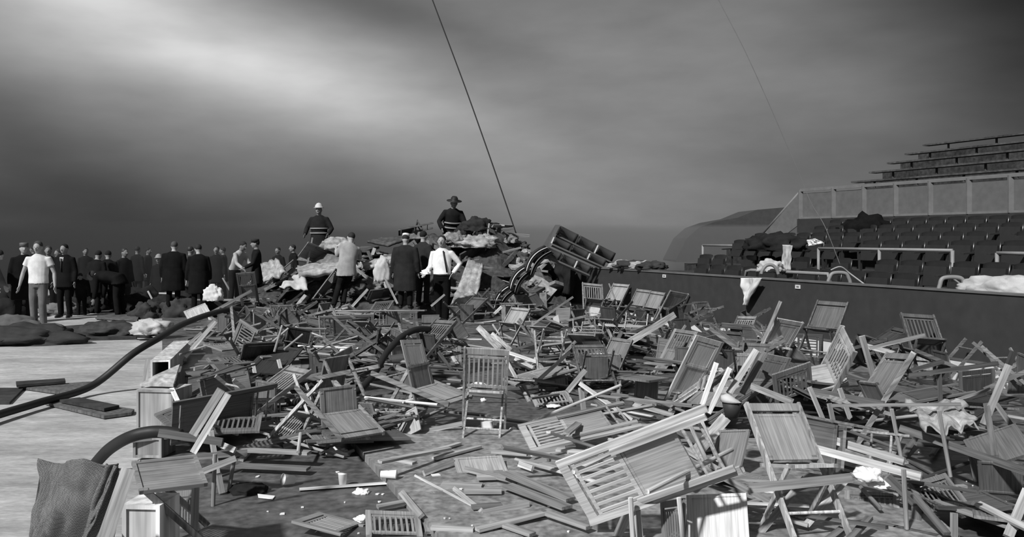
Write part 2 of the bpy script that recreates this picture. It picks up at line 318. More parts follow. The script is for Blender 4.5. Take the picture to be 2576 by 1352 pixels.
# ---------------- folding chairs ----------------
def chair_meshes():
    D={}
    def add(k,mb): D[k]=mb.mesh('chair_'+k)
    for s,n in ((-1,'L'),(1,'R')):
        mb=MB(); a=Vector((s*.20,-.20,0)); b=Vector((s*.20,.20,.84)); mb.bar(a,b,.042,.02,(0,1,0)); add('stile'+n,mb)
        mb=MB(); mb.bar((s*.165,.25,0),(s*.165,-.17,.425),.034,.018,(0,1,0)); add('rear'+n,mb)
        mb=MB(); mb.bar((s*.20,0,0),(s*.20,0,.93),.042,.02,(1,0,0)); add('fstile'+n,mb)
        mb=MB(); mb.bar((s*.165,.025,.02),(s*.165,.025,.60),.034,.018,(1,0,0)); add('frear'+n,mb)
        mb=MB(); mb.bar((s*.19,0,0),(s*.19,0,.40),.042,.02,(1,0,0)); add('kstile'+n,mb)
    # rungs
    for k,(y1,z1,x1) in dict(r1=(-.135,.14,.19),r2=(.155,.10,.16),fr1=(0,.08,.19),fr2=(.025,.17,.16)).items():
        mb=MB(); mb.tube([(-x1,y1,z1),(x1,y1,z1)],.010,8); add(k,mb)
    def back(slat,P,zt,zb,wd=.19):   # P(z)->y of back plane
        mb=MB(); T=zt-zb
        def pt(x,z): return Vector((x,P(z),z))
        mb.bar(pt(-wd,zt-.03),pt(wd,zt-.03),.058,.018,pt(0,zt)-pt(0,zb))
        h=zb+.02; g=zt-.085
        mb.bar(pt(-wd,g),pt(wd,g),.022,.012,pt(0,zt)-pt(0,zb)); mb.bar(pt(-wd,h),pt(wd,h),.030,.014,pt(0,zt)-pt(0,zb))
        if slat:
            for i in range(8):
                x=-wd+.035+i*(2*wd-.07)/7; mb.bar(pt(x,g),pt(x,h),.017,.009,(1,0,0))
            for s in (-1,1): mb.bar(pt(s*(wd-.012),g),pt(s*(wd-.012),h),.014,.012,(1,0,0))
        else:
            mb.bar(pt(0,g),pt(0,h),2*wd-.05,.007,(1,0,0))
            for s in (-1,1): mb.bar(pt(s*(wd-.025),g),pt(s*(wd-.025),h),.04,.014,(1,0,0))
        return mb
    for sl,n in ((1,'s'),(0,'p')):
        add('back'+n,back(sl,lambda z:-.20+z*.4/.84,.84,.455))
        add('fback'+n,back(sl,lambda z:0.,.93,.55)); add('kback'+n,back(sl,lambda z:0.,.40,.04,.18))
    def seat(panel,frame):
        mb=MB(); (x,y0,y1,z)=panel
        return mb
    def seatmb(w,y0,y1,M,slats):
        mb=MB()
        for y in (y0,y1): mb.box((-w,y-.02 if y==y1 else y,-.011),(w,y+.02 if y==y0 else y,.011),M)
        for s in (-1,1): mb.box((s*w-(.035 if s>0 else 0),y0,-.010),(s*w+(.035 if s<0 else 0),y1,.010),M)
        if slats:
            for i in range(8):
                x=-w+.045+(2*w-.09)*i/7; mb.box((x-.014,y0+.02,-.005),(x+.014,y1-.02,.006),M)
        else: mb.box((-w+.03,y0+.02,-.006),(w-.03,y1-.02,.003),M)
        return mb
    I=Matrix.Translation((0,0,.43))@Matrix.Rotation(R(3),4,'X')
    add('seatp',seatmb(.175,-.20,.14,I,0)); add('seats',seatmb(.175,-.20,.14,I,1))
    J=Matrix.Translation((0,-.004,.39))@Matrix.Rotation(R(90),4,'X'); add('fseatp',seatmb(.175,-.17,.17,J,0))
    J=Matrix.Translation((0,0,.18))@Matrix.Rotation(R(90),4,'X'); add('board',seatmb(.19,-.18,.18,J,0))
    return D
CM=chair_meshes()
for me in CM.values(): me.materials.append(wood(.5))
def chair(typ,tone,loc,q,sc,label,cat='chair',group=None):
    k,v=typ
    name={'O':'folding_chair','F':'folding_chair','S':'framed_board','K':'slatted_frame' if v=='s' else 'panelled_frame'}[k]
    r=bpy.data.objects.new(name,None); C.objects.link(r); r.empty_display_size=.1
    r.location=loc; r.rotation_mode='QUATERNION'; r.rotation_quaternion=q; r.scale=(sc,sc,sc)
    tag(r,label,{'O':'chair','F':'chair','S':'board','K':'frame'}[k],group)
    if v=='q': parts=[('leg','rearL'),('leg','rearR'),('stretcher','r2'),('seat','seatp')]
    elif k=='O': parts=[('leg','stileL'),('leg','stileR'),('leg','rearL'),('leg','rearR'),('stretcher','r1'),('stretcher','r2'),('backrest','back'+v),('seat','seatp')]
    elif k=='F': parts=[('leg','fstileL'),('leg','fstileR'),('leg','frearL'),('leg','frearR'),('stretcher','fr1'),('stretcher','fr2'),('backrest','fback'+v),('seat','fseatp')]
    elif k=='K': parts=[('stile','kstileL'),('stile','kstileR'),('slatted_panel' if v=='s' else 'solid_panel','kback'+v)]
    else:
        o=bpy.data.objects.new(name,CM['board']); C.objects.link(o)
        for a in ('label','category','group'):
            if a in r: o[a]=r[a]
        o.location=r.location; o.rotation_mode='QUATERNION'; o.rotation_quaternion=q; o.scale=r.scale
        o.material_slots[0].link='OBJECT'; o.material_slots[0].material=wood(tone,True); bpy.data.objects.remove(r); return o
    for n,mk in parts:
        o=bpy.data.objects.new(n,CM[mk]); C.objects.link(o); o.parent=r
        t=tone
        if n in('stretcher',): t=tone+.1
        if n in('seat','solid_panel'): t=tone-.05
        o.material_slots[0].link='OBJECT'; o.material_slots[0].material=wood(t,n in('seat','backrest','solid_panel','slatted_panel'))
    return r
CHAIRS=[
('A1','Os',0.62,[-0.265, 7.844, 0.019, 0.013, 0.028, 0.023, 0.999, 0.959],'upright open folding chair with slatted back standing alone on the bare centre floor'),
('A2','Os',0.6,[1.607, 17.569, 0.124, 0.985, -0.163, 0.046, 0.042, 1.017],'upright folding chair with slatted back, leftmost of those standing against the dark barrier'),
('A4','Op',0.6,[2.452, 18.146, 0.069, 0.926, -0.11, 0.061, -0.355, 1.001],'panel-back folding chair at the left end of the joined row against the barrier'),
('A5','Os',0.45,[2.696, 18.389, 0.028, 0.917, -0.02, 0.054, -0.395, 0.895],'folding chair with a dark slatted back, second in the joined row against the barrier'),
('A6','Op',0.55,[2.898, 17.477, 0.044, 0.911, -0.068, 0.057, -0.404, 0.903],'panel-back folding chair, third in the joined row against the barrier'),
('A6b','Op',0.5,[3.041, 17.043, 0.037, 0.913, -0.046, 0.057, -0.402, 0.88],'folding chair with pale stile tip, right end of the joined row against the barrier'),
('A7','Op',0.6,[3.694, 16.576, 0.066, 0.134, -0.105, 0.07, -0.983, 0.931],'panel-back folding chair leaning by itself on the barrier left of the hanging white coat'),
('A8','Os',0.45,[3.25, 12.654, 0.058, 0.906, -0.138, 0.034, -0.399, 0.785],'half buried folding chair whose crest rail shows directly below the hanging white coat'),
('A9','Op',0.72,[3.258, 11.102, 0.054, -0.125, 0.097, -0.051, 0.986, 0.917],'folding chair with bright plain back panel right of the point of the white coat'),
('A10','Op',0.3,[4.025, 11.513, 0.146, 0.918, -0.113, 0.058, -0.375, 1.046],'dark panel-back folding chair standing highest against the barrier below the second white tag'),
('A11','Os',0.3,[5.102, 10.708, 0.113, 0.982, -0.184, 0.038, -0.031, 1.007],'dark slatted folding chair standing against the barrier at the far right'),
('A12','Os',0.66,[3.007, 8.231, 0.177, 0.644, 0.25, 0.103, -0.716, 0.967],'pale slatted folding chair tipped sideways left of its crossed-leg neighbour'),
('A12b','Op',0.48,[2.837, 7.686, 0.197, 0.594, 0.308, 0.41, 0.62, 1.001],'folding chair with long bare stiles slanting down left under the dark slatted barrier chair'),
('A13','Op',0.72,[1.697, 5.104, 0.067, 0.98, -0.133, 0.009, 0.146, 0.921],'large open folding chair with pale plain back panel and crossed legs in the right foreground'),
('A14','Fs',0.8,[1.154, 4.761, 0.708, 0.192, -0.842, 0.033, 0.503, 1.02],'large pale folded chair lying across the foreground heap with zigzag light on its slats'),
('A15','Fs',0.62,[1.028, 7.469, 0.299, -0.433, -0.656, 0.396, 0.474, 1.032],'folded slatted chair lying flat right of the round white cup'),
('A16','Oq',0.45,[-1.921, 4.863, 0.094, 0.861, 0.029, 0.117, -0.494, 1.006],'chair with framed flat seat standing beside the white box at lower left'),
('A17','Op',0.5,[-2.283, 4.539, 0.181, 0.869, 0.45, 0.175, 0.109, 0.891],'folding chair under the tweed coat in the lower left corner'),
('A18','Ks',0.4,[-1.935, 5.109, 0.075, 0.955, -0.112, -0.076, -0.262, 0.603],'dark slatted back propped upright between white box and flat-seated chair'),
('A19','Os',0.6,[-1.689, 7.554, 0.55, 0.25, 0.548, -0.793, 0.086, 0.693],'slatted chair lying on its back with legs pointing up right beside the paper doll shape'),
('A20','Fp',0.5,[-0.94, 9.604, 0.01, 0.878, -0.194, -0.058, 0.435, 0.763],'folded panel chair leaning away just left of the standing slatted chair'),
('A21','Sp',0.55,[-0.898, 7.769, 0.055, 0.922, -0.234, -0.193, -0.24, 0.617],'tilted square seat board below the long pale round stick'),
('A22','Kp',0.45,[-1.339, 8.024, 0.007, 0.955, 0.168, -0.062, -0.235, 0.812],'dark panel back left of the tilted square seat board'),
('B6','Sp',0.8,[-3.069, 10.906, 0.254, 0.829, -0.557, -0.008, 0.048, 0.671],'bright upturned seat board left of centre with thin legs above it'),
('B6b','Kp',0.22,[-3.016, 10.819, 0.072, 0.901, 0.408, 0.02, 0.145, 0.735],'dark panel directly under the bright upturned seat board'),
('B9a','Fs',0.5,[-3.254, 14.834, 0.292, 0.686, 0.118, 0.686, 0.213, 0.98],'folded chair standing on its long edge, left one of the row below the climbing man'),
('B9b','Fs',0.5,[-2.585, 16.632, 0.213, 0.689, -0.219, 0.68, 0.123, 0.905],'folded chair standing on its long edge directly below the man in the dark overcoat'),
('B10','Fs',0.5,[-1.468, 12.681, 0.153, 0.708, 0.123, 0.691, 0.069, 0.795],'folded slatted chair on its edge behind the standing chair, beside a pale card'),
('B13','Fs',0.45,[-2.144, 8.241, 0.138, 0.451, 0.59, 0.279, -0.61, 0.71],'dark folded slatted chair on its long edge left of the chair lying on its back'),
('B7','Fp',0.5,[-2.308, 10.897, 0.172, -0.176, 0.693, -0.183, -0.675, 0.764],'folded panel chair on its edge right of the upturned chair'),
('C7','Fp',0.66,[1.678, 8.988, 0.046, 0.945, 0.14, 0.173, 0.24, 0.881],'folded panel chair with one long pale stile slanting down left behind the dark paper bucket'),
('C8','Fs',0.45,[1.826, 10.788, 0.005, 0.859, -0.286, 0.149, -0.398, 0.852],'slatted folded chair slanting behind the long pale stile right of the wedge plank'),
('C11','Fp',0.5,[2.267, 8.519, 0.033, 0.968, 0.2, 0.126, 0.09, 0.805],'panel chair slanting behind the wide bright stile at right of the bucket'),
('C25','Op',0.6,[-0.089, 13.776, 0.086, 0.948, -0.184, 0.074, -0.248, 0.841],'folding chair with a pale framed back panel below the striped seat backs'),
('C26','Op',0.6,[0.47, 10.526, 0.689, 0.079, 0.992, 0.095, -0.016, 0.855],'upside down chair with legs in the air right of the crossed pale planks'),
('D6','Kp',0.3,[4.915, 9.235, 0.096, 0.987, 0.134, -0.073, -0.059, 0.854],'dark framed panel back under the long rail near the right edge'),
('D6b','Sp',0.35,[4.394, 8.444, 0.069, 0.926, 0.378, -0.014, 0.003, 0.785],'dark seat board in front of the framed panel near the right edge'),
('D19','Op',0.25,[2.942, 10.682, 0.209, -0.131, -0.032, 0.619, 0.774, 0.972],'very dark panel-back folding chair seen from behind in the middle of the right heap'),
('G1','Op',0.4,[0.982, 24.486, 0.051, 0.964, -0.131, 0.031, -0.229, 0.797],'small dim folding chair against the barrier under the hanging black coat'),
('G2','Op',0.5,[2.749, 6.268, 0.223, -0.061, -0.647, 0.094, 0.754, 0.939],'panel chair lying flat beneath the long white plank'),
('G3','Ks',0.35,[2.755, 5.494, 0.083, 0.893, -0.431, -0.133, -0.005, 0.638],'dark slatted back lying at the lower right beyond the end of the long white plank'),
('G4','Kp',0.5,[-0.303, 5.801, 0.001, 0.755, -0.614, -0.144, 0.18, 0.699],'panel back lying flat in the bottom centre between the two loose stiles'),
('G5','Op',0.45,[1.076, 10.683, 0.142, 0.244, 0.195, 0.51, 0.801, 0.74],'panel chair leaning left of the wedge shaped plank'),
('P1','Sp',0.85,[-5.622, 15.737, 0.388, 0.824, -0.493, -0.268, 0.081, 1.058],'bright framed seat board tilted above the hose at left'),
('P2','Sp',0.5,[-1.04, 9.302, 0.162, 0.929, -0.173, -0.086, 0.315, 0.715],'broken panel leaning over the long pale stick left of the standing chair'),
('P3','Sp',0.62,[-0.194, 6.4, 0.021, 0.783, -0.614, -0.068, 0.076, 0.993],'framed seat board lying flat in the bottom centre below the food scraps'),
('P4','Sp',0.78,[1.171, 4.945, 0.024, 0.938, -0.293, -0.016, -0.187, 0.915],'pale framed panel standing upright at the bottom edge beside the crossed-leg chair'),
('P5','Ks',0.4,[0.926, 4.97, 0.043, -0.802, 0.155, 0.102, 0.567, 0.646],'dark slatted back standing between two pale legs at the bottom edge'),
('P6','Sp',0.5,[1.356, 8.902, 0.108, -0.932, 0.063, -0.022, 0.357, 0.724],'small brown panel left of the folded chair with the long pale stile'),
('P7','Ks',0.4,[2.576, 7.982, 0.328, 0.963, 0.216, -0.133, 0.087, 0.887],'dark slatted back hanging above the large crossed-leg chair'),
('P8','Sp',0.35,[1.576, 6.466, 0.102, -0.826, 0.276, -0.04, 0.489, 0.827],'dark panel directly under the paper bucket'),
('P9','Ks',0.55,[0.448, 9.291, 0.035, 0.751, -0.656, -0.071, 0.003, 0.972],'slatted back lying flat on the floor right of the standing chair'),
('P10','Ks',0.62,[-0.702, 5.228, 0.015, 0.753, -0.649, -0.026, 0.104, 0.805],'slatted back lying in front at the bottom centre with light shining through'),
('P11','Ks',0.5,[-0.964, 5.316, 0.025, 0.571, -0.553, -0.35, 0.496, 0.826],'slatted back lying flat on the dark floor at the bottom left of centre'),
('P12','Sp',0.4,[-2.695, 7.245, 0.137, 0.947, -0.178, 0.0, -0.266, 0.843],'brown panel leaning behind the crossed pale stiles at left'),
('P13','Sp',0.55,[-4.018, 13.947, 0.253, 0.765, -0.12, 0.034, 0.631, 1.051],'narrow standing panel above the upturned chair'),
('P14','Sp',0.45,[-1.481, 15.891, 0.124, 0.97, -0.24, -0.015, 0.028, 0.845],'square panel at the feet of the man with the tie'),
('P15','Sp',0.3,[1.312, 17.926, 0.125, -0.945, -0.216, 0.175, 0.173, 0.901],'dark panel behind the slanting pale plank near the barrier'),
('P16','Sp',0.58,[0.625, 10.842, 0.066, 0.954, -0.266, -0.096, 0.096, 0.601],'pale brown panel under the dark crossing stick in the middle heap'),
('P17','Sp',0.68,[1.153, 11.964, 0.212, -0.919, -0.314, 0.111, 0.21, 0.697],'light board above the white paper left of the dark slanting stile'),
('P18','Ks',0.5,[2.303, 5.591, 0.011, 0.773, -0.603, 0.09, -0.174, 0.789],'slatted back with bright gaps lying right of the crossed-leg chair'),
('P19','Sp',0.4,[3.334, 5.959, 0.064, 0.952, 0.195, -0.075, -0.225, 0.701],'dark seat board near the right edge below the patterned blanket'),
('P20','Sp',0.5,[0.358, 5.231, 0.009, 0.637, -0.616, -0.299, 0.354, 0.885],'frame lying at the bottom edge left of the large folded chair'),
('P21','Sp',0.55,[-0.38, 5.304, 0.011, 0.717, -0.689, -0.04, 0.097, 0.756],'recessed panel lying flat on the plywood at the very bottom centre'),
('P22','Ks',0.4,[-1.709, 11.786, 0.104, 0.972, 0.144, -0.023, -0.182, 0.664],'slatted back in the tangle beside the upper hose loop'),
('P23','Sp',0.55,[-1.425, 11.145, 0.163, 0.869, -0.073, -0.026, 0.489, 0.752],'curved brown panel right of the black hose in the middle'),
('P24','Sp',0.45,[-4.868, 14.69, 0.23, 0.925, -0.039, -0.02, -0.378, 0.839],'narrow upright panel left of the thin crossed legs'),
]

def off_wall(t,P):
    q=Quaternion(P[3:7]); L=Vector(P[:3]); v=max((L+q@(Vector(e)*P[7])).x-wX((L+q@(Vector(e)*P[7])).y,-.06) for e in EXT[t[0]])
    if v>0: L.x-=v
    return L
EXT={'O':[(-.2,-.2,0),(.2,-.2,0),(-.2,.2,.84),(.2,.2,.84),(-.165,.27,0),(.165,.27,0)],'F':[(-.2,0,0),(.2,0,0),(-.2,0,.93),(.2,0,.93)],'S':[(-.19,0,0),(.19,0,0),(-.19,0,.36),(.19,0,.36)],'K':[(-.2,0,0),(.2,0,0),(-.2,0,.4),(.2,0,.4)]}
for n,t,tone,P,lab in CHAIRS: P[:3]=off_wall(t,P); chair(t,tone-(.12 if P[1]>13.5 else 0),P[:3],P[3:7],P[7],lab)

# ---------------- loose sticks, stiles and planks ----------------
CATS={'d':('dowel','stick'),'f':('batten','stick'),'w':('plank','plank'),'x':('wide_plank','plank')}
DIM={'d':(.028,.028),'f':(.042,.02),'w':(.055,.02),'x':(.09,.02)}
def stick(kind,x1,y1,h1,x2,y2,mode,val,tone,label,group=None):
    A=at(x1,y1,h1); B=at(x2,y2,val) if mode=='h' else atY(x2,y2,A.y+val)
    for P in (A,B):
        if 5<P.y<24 and P.z<1.15: P.x=min(P.x,wX(P.y,-.07))
    mid=(A+B)/2; L=(B-A).length; d=(B-A).normalized()
    view=(mid-Vector((0,0,H))).normalized(); side=d.cross(view if not(mode=='h' and kind in 'wx' and h1<=.2 and val<=.2) else Vector((0,0,1))).normalized()
    mb=MB(); w,t=DIM[kind]
    if kind=='d': mb.tube([(0,0,-L/2),(0,0,L/2)],w/2,10)
    else: mb.bar((0,0,-L/2),(0,0,L/2),w,t,(1,0,0))
    n,c=CATS[kind]; o=bpy.data.objects.new(n,mb.mesh(n)); C.objects.link(o); o.data.materials.append(wood(tone)); tag(o,label,c,group)
    nn=d.cross(side); o.matrix_world=Matrix.Translation(mid)@Matrix((side,nn,d)).transposed().to_4x4()
    return o
ST=[
('w',982,1154,.07,1043,1166,'h',.07,.6,'short pale board at the left edge of the plywood'),
('f',1066,1192,.08,1141,1162,'h',.1,.6,'slat lying left of the flat framed seat board'),
('w',1092,1154,.08,1206,1124,'h',.08,.62,'upper long board left of the flat framed seat board'),
('w',1085,1137,.08,1155,1116,'h',.08,.55,'board right of the torn wrapper'),
('x',1168,1236,.08,1262,1236,'h',.08,.5,'wide board in front of the flat framed seat board'),
('x',1111,1220,.07,1213,1223,'h',.07,.55,'wide pale board over the long loose stile'),
('w',1085,1328,.07,1192,1333,'h',.07,.6,'board along the front of the recessed panel'),
('w',1187,1277,.08,1262,1271,'h',.08,.45,'board right of the panel back lying flat'),
('x',1200,1202,.09,1258,1200,'h',.09,.58,'short wide board right of the flat framed seat board'),
('x',1276,1222,.1,1427,1278,'h',.1,.4,'dull wide board parallel below the wide board'),
('w',1238,1137,.1,1327,1144,'h',.1,.55,'board between the round cup mouth and the flat framed seat board'),
('w',1363,1168,.1,1442,1190,'h',.12,.62,'board below the pale drilled stile'),
('w',1200,1334,.08,1365,1292,'h',.1,.6,'long board along the bottom edge, upper one'),
('f',1170,1180,.1,1300,1212,'h',.1,.5,'slat across the right end of the flat framed seat board'),
('w',1240,1312,.08,1340,1346,'h',.08,.5,'board pointing to the bottom edge'),
('f',1010,1240,.08,1060,1300,'h',.08,.55,'slat near the dark edge of the plywood'),
('d',1442,1188,.45,1768,1029,'h',.55,.85,'long pale round stick forming the upper rail of the large folded chair in front'),
('d',1628,1238,.5,1841,1132,'h',.5,.85,'pale round stick with a sharp dark shadow crossing the large folded chair'),
('d',1722,1040,.5,1782,1170,'h',.45,.7,'thin rung between the two pale round sticks, the left one'),
('d',1760,1048,.5,1806,1158,'h',.45,.7,'thin rung between the two pale round sticks, the right one'),
('x',1825,1052,.35,1712,1185,'h',.25,.85,'wide bright board slanting down left from the paper bucket'),
('f',1482,1316,.2,1872,1184,'h',.45,.65,'flat rail running along the lower side of the large folded chair'),
('d',1586,1253,.35,1592,1362,'y',0,.8,'left one of two pale upright legs at the bottom edge below the large folded chair'),
('d',1708,1253,.35,1719,1362,'y',0,.85,'right one of two pale upright legs at the bottom edge below the large folded chair'),
('f',1602,1285,.25,1610,1362,'y',0,.6,'dull leg just right of the left pale upright leg at the bottom edge'),
('w',1583,1283,.25,1548,1362,'h',.02,.8,'short bright board slanting down to the bottom edge'),
('d',1340,1060,.05,1563,969,'h',.45,.8,'pale round stick rising right above the flat slatted chair'),
('f',1458,965,.4,1590,1058,'h',.1,.68,'flat stile slanting down right across the pale round stick'),
('w',1461,976,.35,1470,1048,'y',0,.62,'short broad upright under the stile that crosses the pale round stick'),
('f',1594,1018,.2,1692,1045,'h',.25,.6,'flat rail under the small brown panel'),
('f',1802,914,.75,1766,1020,'y',-.15,.85,'left one of two bright drilled stiles left of the paper bucket'),
('f',1836,927,.7,1782,1041,'y',-.15,.88,'right one of two bright drilled stiles left of the paper bucket'),
('w',1902,882,.8,1834,990,'y',-.4,.78,'wide bright stile slanting right above the paper bucket'),
('w',1925,888,.75,1868,990,'y',-.4,.42,'brown stile directly behind the wide bright stile above the bucket'),
('w',1890,972,.5,1992,1012,'h',.5,.6,'broad crest rail lying across the top of the crossed-leg chair'),
('w',1564,835,.5,1500,952,'y',-.9,.3,'dark broad stile slanting through the middle of the right heap'),
('x',1560,875,.4,1697,792,'y',1.3,.75,'wedge shaped bright plank rising right towards the barrier chairs'),
('f',1505,817,.45,1632,823,'y',.2,.95,'bright white slat lying level in front of the barrier chairs'),
('f',1411,836,.25,1508,819,'h',.4,.7,'slat continuing left from the bright white slat'),
('f',1330,824,.15,1441,748,'y',1.5,.6,'plank leaning up right towards the end of the barrier'),
('d',1536,700,.3,1532,714,'y',0,.5,'knob end of a chair post by the barrier'),
('d',1532,714,.9,1552,765,'y',-.2,.5,'chair post slanting between first and second barrier chair'),
('w',1545,768,.35,1700,792,'h',.3,.2,'long dark board linking the joined barrier chairs'),
('f',1720,797,.3,1842,818,'h',.25,.3,'dark board under the lone leaning barrier chair'),
('x',1203,824,.45,1256,876,'h',.4,.85,'pale broad plank, left one of the crossed pale planks behind the standing chair'),
('w',1238,840,.45,1284,880,'h',.4,.78,'pale plank, right one of the crossed pale planks behind the standing chair'),
('f',1270,900,.35,1332,1012,'h',.0,.5,'brown stile slanting down right from the standing chair'),
('d',1240,818,.5,1256,842,'h',.45,.7,'short pale stick above the crossed pale planks'),
('f',1280,888,.4,1356,913,'h',.3,.82,'bright slat right of the crest of the standing chair'),
('f',1296,903,.3,1342,926,'h',.25,.7,'second slat just under the bright slat right of the standing chair'),
('f',1433,886,.45,1338,972,'h',.2,.22,'dark stick crossing left of the upside down chair'),
('w',1427,986,.15,1472,932,'y',.2,.5,'broad brown board standing aslant left of the pale round stick'),
('f',1410,900,.3,1447,860,'h',.4,.55,'slat lying below the upside down chair'),
('d',918,1001,.3,1101,1019,'h',.3,.85,'long pale round stick crossed by another, left of the standing chair'),
('d',1013,1012,.3,1164,977,'h',.35,.75,'thinner pale stick crossing the long pale round stick'),
('f',1060,1088,.05,1163,1066,'h',.12,.6,'slat reaching the foot of the standing chair'),
('d',1107,854,.45,1212,855,'h',.45,.7,'level thin stick above the pale card'),
('f',1090,868,.4,1136,931,'h',.25,.2,'dark slat slanting across the pale card'),
('w',1060,918,.2,1165,930,'h',.2,.45,'brown board lying level left of the standing chair, upper one'),
('w',1065,948,.15,1163,958,'h',.15,.4,'brown board lying level left of the standing chair, lower one'),
('d',1113,990,.2,1134,1070,'y',0,.55,'thin upright stick left of the foot of the standing chair'),
('d',750,871,.4,902,877,'h',.4,.85,'bright thin stick lying level in the left middle tangle'),
('d',818,872,.35,899,847,'h',.45,.7,'stick rising right from the bright level stick'),
('f',700,880,.4,862,898,'h',.35,.65,'long slat under the bright level stick'),
('d',673,872,.5,725,827,'y',.2,.55,'thin leg slanting right above the upturned seat board, left one'),
('d',715,880,.5,761,842,'y',.2,.6,'thin leg slanting right above the upturned seat board, right one'),
('d',690,886,.5,710,819,'y',.1,.6,'thin upright leg above the upturned seat board'),
('f',636,915,.4,644,955,'y',0,.75,'bright edge strip left of the dark panel under the upturned seat board'),
('f',700,905,.4,712,950,'y',0,.75,'bright edge strip right of the dark panel under the upturned seat board'),
('w',535,785,.5,632,732,'y',1.,.6,'broad plank rising right above the arched hose'),
('f',475,866,.3,539,808,'y',.5,.6,'upper one of two pale stiles left of the tangle'),
('w',466,898,.25,542,810,'y',.5,.68,'lower broader one of two pale stiles left of the tangle'),
('d',590,850,.3,655,873,'h',.3,.7,'pale stick left of the upturned seat board'),
('d',610,853,.35,700,845,'h',.35,.65,'thin level stick over the left tangle'),
('d',636,780,.55,634,845,'y',0,.6,'upright post beside the narrow standing panel'),
('d',740,826,.4,822,828,'h',.4,.4,'dull level stick above the bright thin stick'),
('d',740,822,.4,815,850,'h',.35,.6,'stick slanting down right above the bright thin stick'),
('d',849,783,.5,1068,782,'h',.5,.6,'long level bar on top of the row of chairs standing on edge'),
('f',885,828,.3,985,848,'h',.25,.7,'slat lying in front of the row of chairs standing on edge'),
('f',930,842,.25,1000,856,'h',.22,.85,'bright slat left of the upper end of the middle hose'),
('d',803,795,.55,806,850,'y',0,.6,'upright post at the left end of the row of chairs on edge'),
('w',485,1094,.5,556,981,'y',.0,.62,'left one of two big drilled stiles rising from the flat-seated chair'),
('f',486,1139,.45,574,992,'y',.0,.9,'right, brighter one of two big drilled stiles rising from the flat-seated chair'),
('f',492,1226,.42,488,1345,'y',0,.62,'front leg under the flat-seated chair'),
('f',530,1085,.35,548,1200,'y',0,.55,'thin post right of the big drilled stiles'),
('d',541,1143,.35,534,1317,'y',0,.5,'tall thin leg with its shadow on the dark floor'),
('d',590,1150,.25,576,1234,'y',0,.5,'thin leg standing above the black bag'),
('f',549,1192,.15,558,1241,'y',0,.65,'short pale leg left of the black bag'),
('f',496,1150,.3,622,1139,'h',.3,.42,'level slat over the tall thin leg'),
('f',507,1188,.25,592,1154,'h',.3,.6,'slat rising right over the tall thin leg'),
('w',400,1090,.45,560,1113,'h',.4,.22,'dark board holding the end of the arched hose'),
('f',553,1118,.38,592,1134,'h',.35,.9,'short bright strip above the tall thin leg'),
('x',600,1132,.12,778,1140,'h',.12,.5,'broad plank lying level above the dark floor, upper one'),
('x',598,1172,.05,776,1180,'h',.05,.42,'broad plank lying level above the dark floor, lower one'),
('f',713,1124,.05,818,1096,'h',.1,.5,'slat behind the paper doll shape'),
('f',1043,1202,.05,1213,1292,'h',.05,.66,'long loose stile lying on the plywood sheet'),
('f',1141,1232,.06,1212,1290,'h',.06,.66,'shorter loose stile meeting the long one on the plywood sheet'),
('f',1213,1292,.06,1330,1268,'h',.08,.62,'stile pointing right from the meeting pair on the plywood'),
('x',1272,1190,.15,1436,1257,'h',.1,.5,'wide board lying under the left end of the large folded chair'),
('w',1374,1291,.1,1482,1328,'h',.1,.6,'board lying at the lower left corner of the large folded chair'),
('w',1180,1340,.04,1376,1290,'h',.08,.5,'board lying along the bottom edge on the plywood'),
('f',1306,1168,.1,1340,1180,'h',.1,1.,'short white strip beside the wide board'),
('f',1336,1142,.12,1420,1130,'h',.1,.8,'pale slat under the flat slatted chair'),
('w',1400,1132,.15,1520,1142,'h',.15,.72,'pale drilled stile under the flat slatted chair'),
('w',2015,1120,.35,2318,1200,'h',.3,1.,'long white plank lying across the right heap'),
('w',2049,1094,.35,2275,1162,'h',.3,.72,'long pale board just above the long white plank'),
('d',2243,1030,.6,2270,1168,'y',0,.62,'upper piece of the tall leg crossing the long white plank'),
('d',2273,1182,.42,2281,1332,'y',0,.55,'lower piece of the tall leg crossing the long white plank'),
('d',2362,1034,.6,2391,1200,'y',0,.6,'tall round leg through the edge of the patterned blanket'),
('f',2286,946,.6,2510,915,'h',.65,.3,'long dark rail reaching to the right edge chair back'),
('f',2284,936,.6,2372,910,'h',.65,.3,'short dark rail above the long dark rail'),
('f',2362,922,.6,2366,1018,'y',0,.15,'black upright post above the patterned blanket'),
('w',2537,920,.8,2474,1070,'y',-.3,.4,'brown broad stile near the right edge'),
('w',2550,885,.85,2500,1015,'y',.1,.12,'black broad stile at the right edge'),
('f',2506,1017,.4,2571,1108,'y',-.2,.3,'dark leg slanting to the right edge'),
('w',2265,1078,.3,2590,1190,'h',.3,.35,'long brown plank slanting to the right edge below the blanket'),
('w',2349,1262,.15,2546,1328,'h',.12,.45,'brown plank slanting to the lower right corner'),
('w',2155,1307,.05,2360,1352,'h',.05,.35,'plank on the floor at the bottom right'),
('f',2451,1250,.1,2544,1300,'h',.1,.3,'slat lying in the lower right corner above the plank'),
('w',2470,1064,.35,2590,1130,'h',.35,.3,'dark plank below the tipped right edge chair back'),
('f',2434,1093,.35,2460,1230,'y',0,.3,'dark upright leg left of the right edge seat board'),
('f',2400,1292,.2,2400,1360,'y',0,.4,'short upright leg at the bottom edge on the far right'),
('w',2584,1235,.3,2536,1352,'y',-.2,.62,'brown stile in the lower right corner'),
('w',2231,1199,.3,2330,1294,'h',.05,.3,'dark plank running down right from the long white plank'),
('f',2036,975,.5,2088,1098,'y',0,.5,'leg slanting right under the pale tipped chair'),
('f',2086,1016,.4,2104,1098,'y',0,.45,'leg right beside the one under the pale tipped chair'),
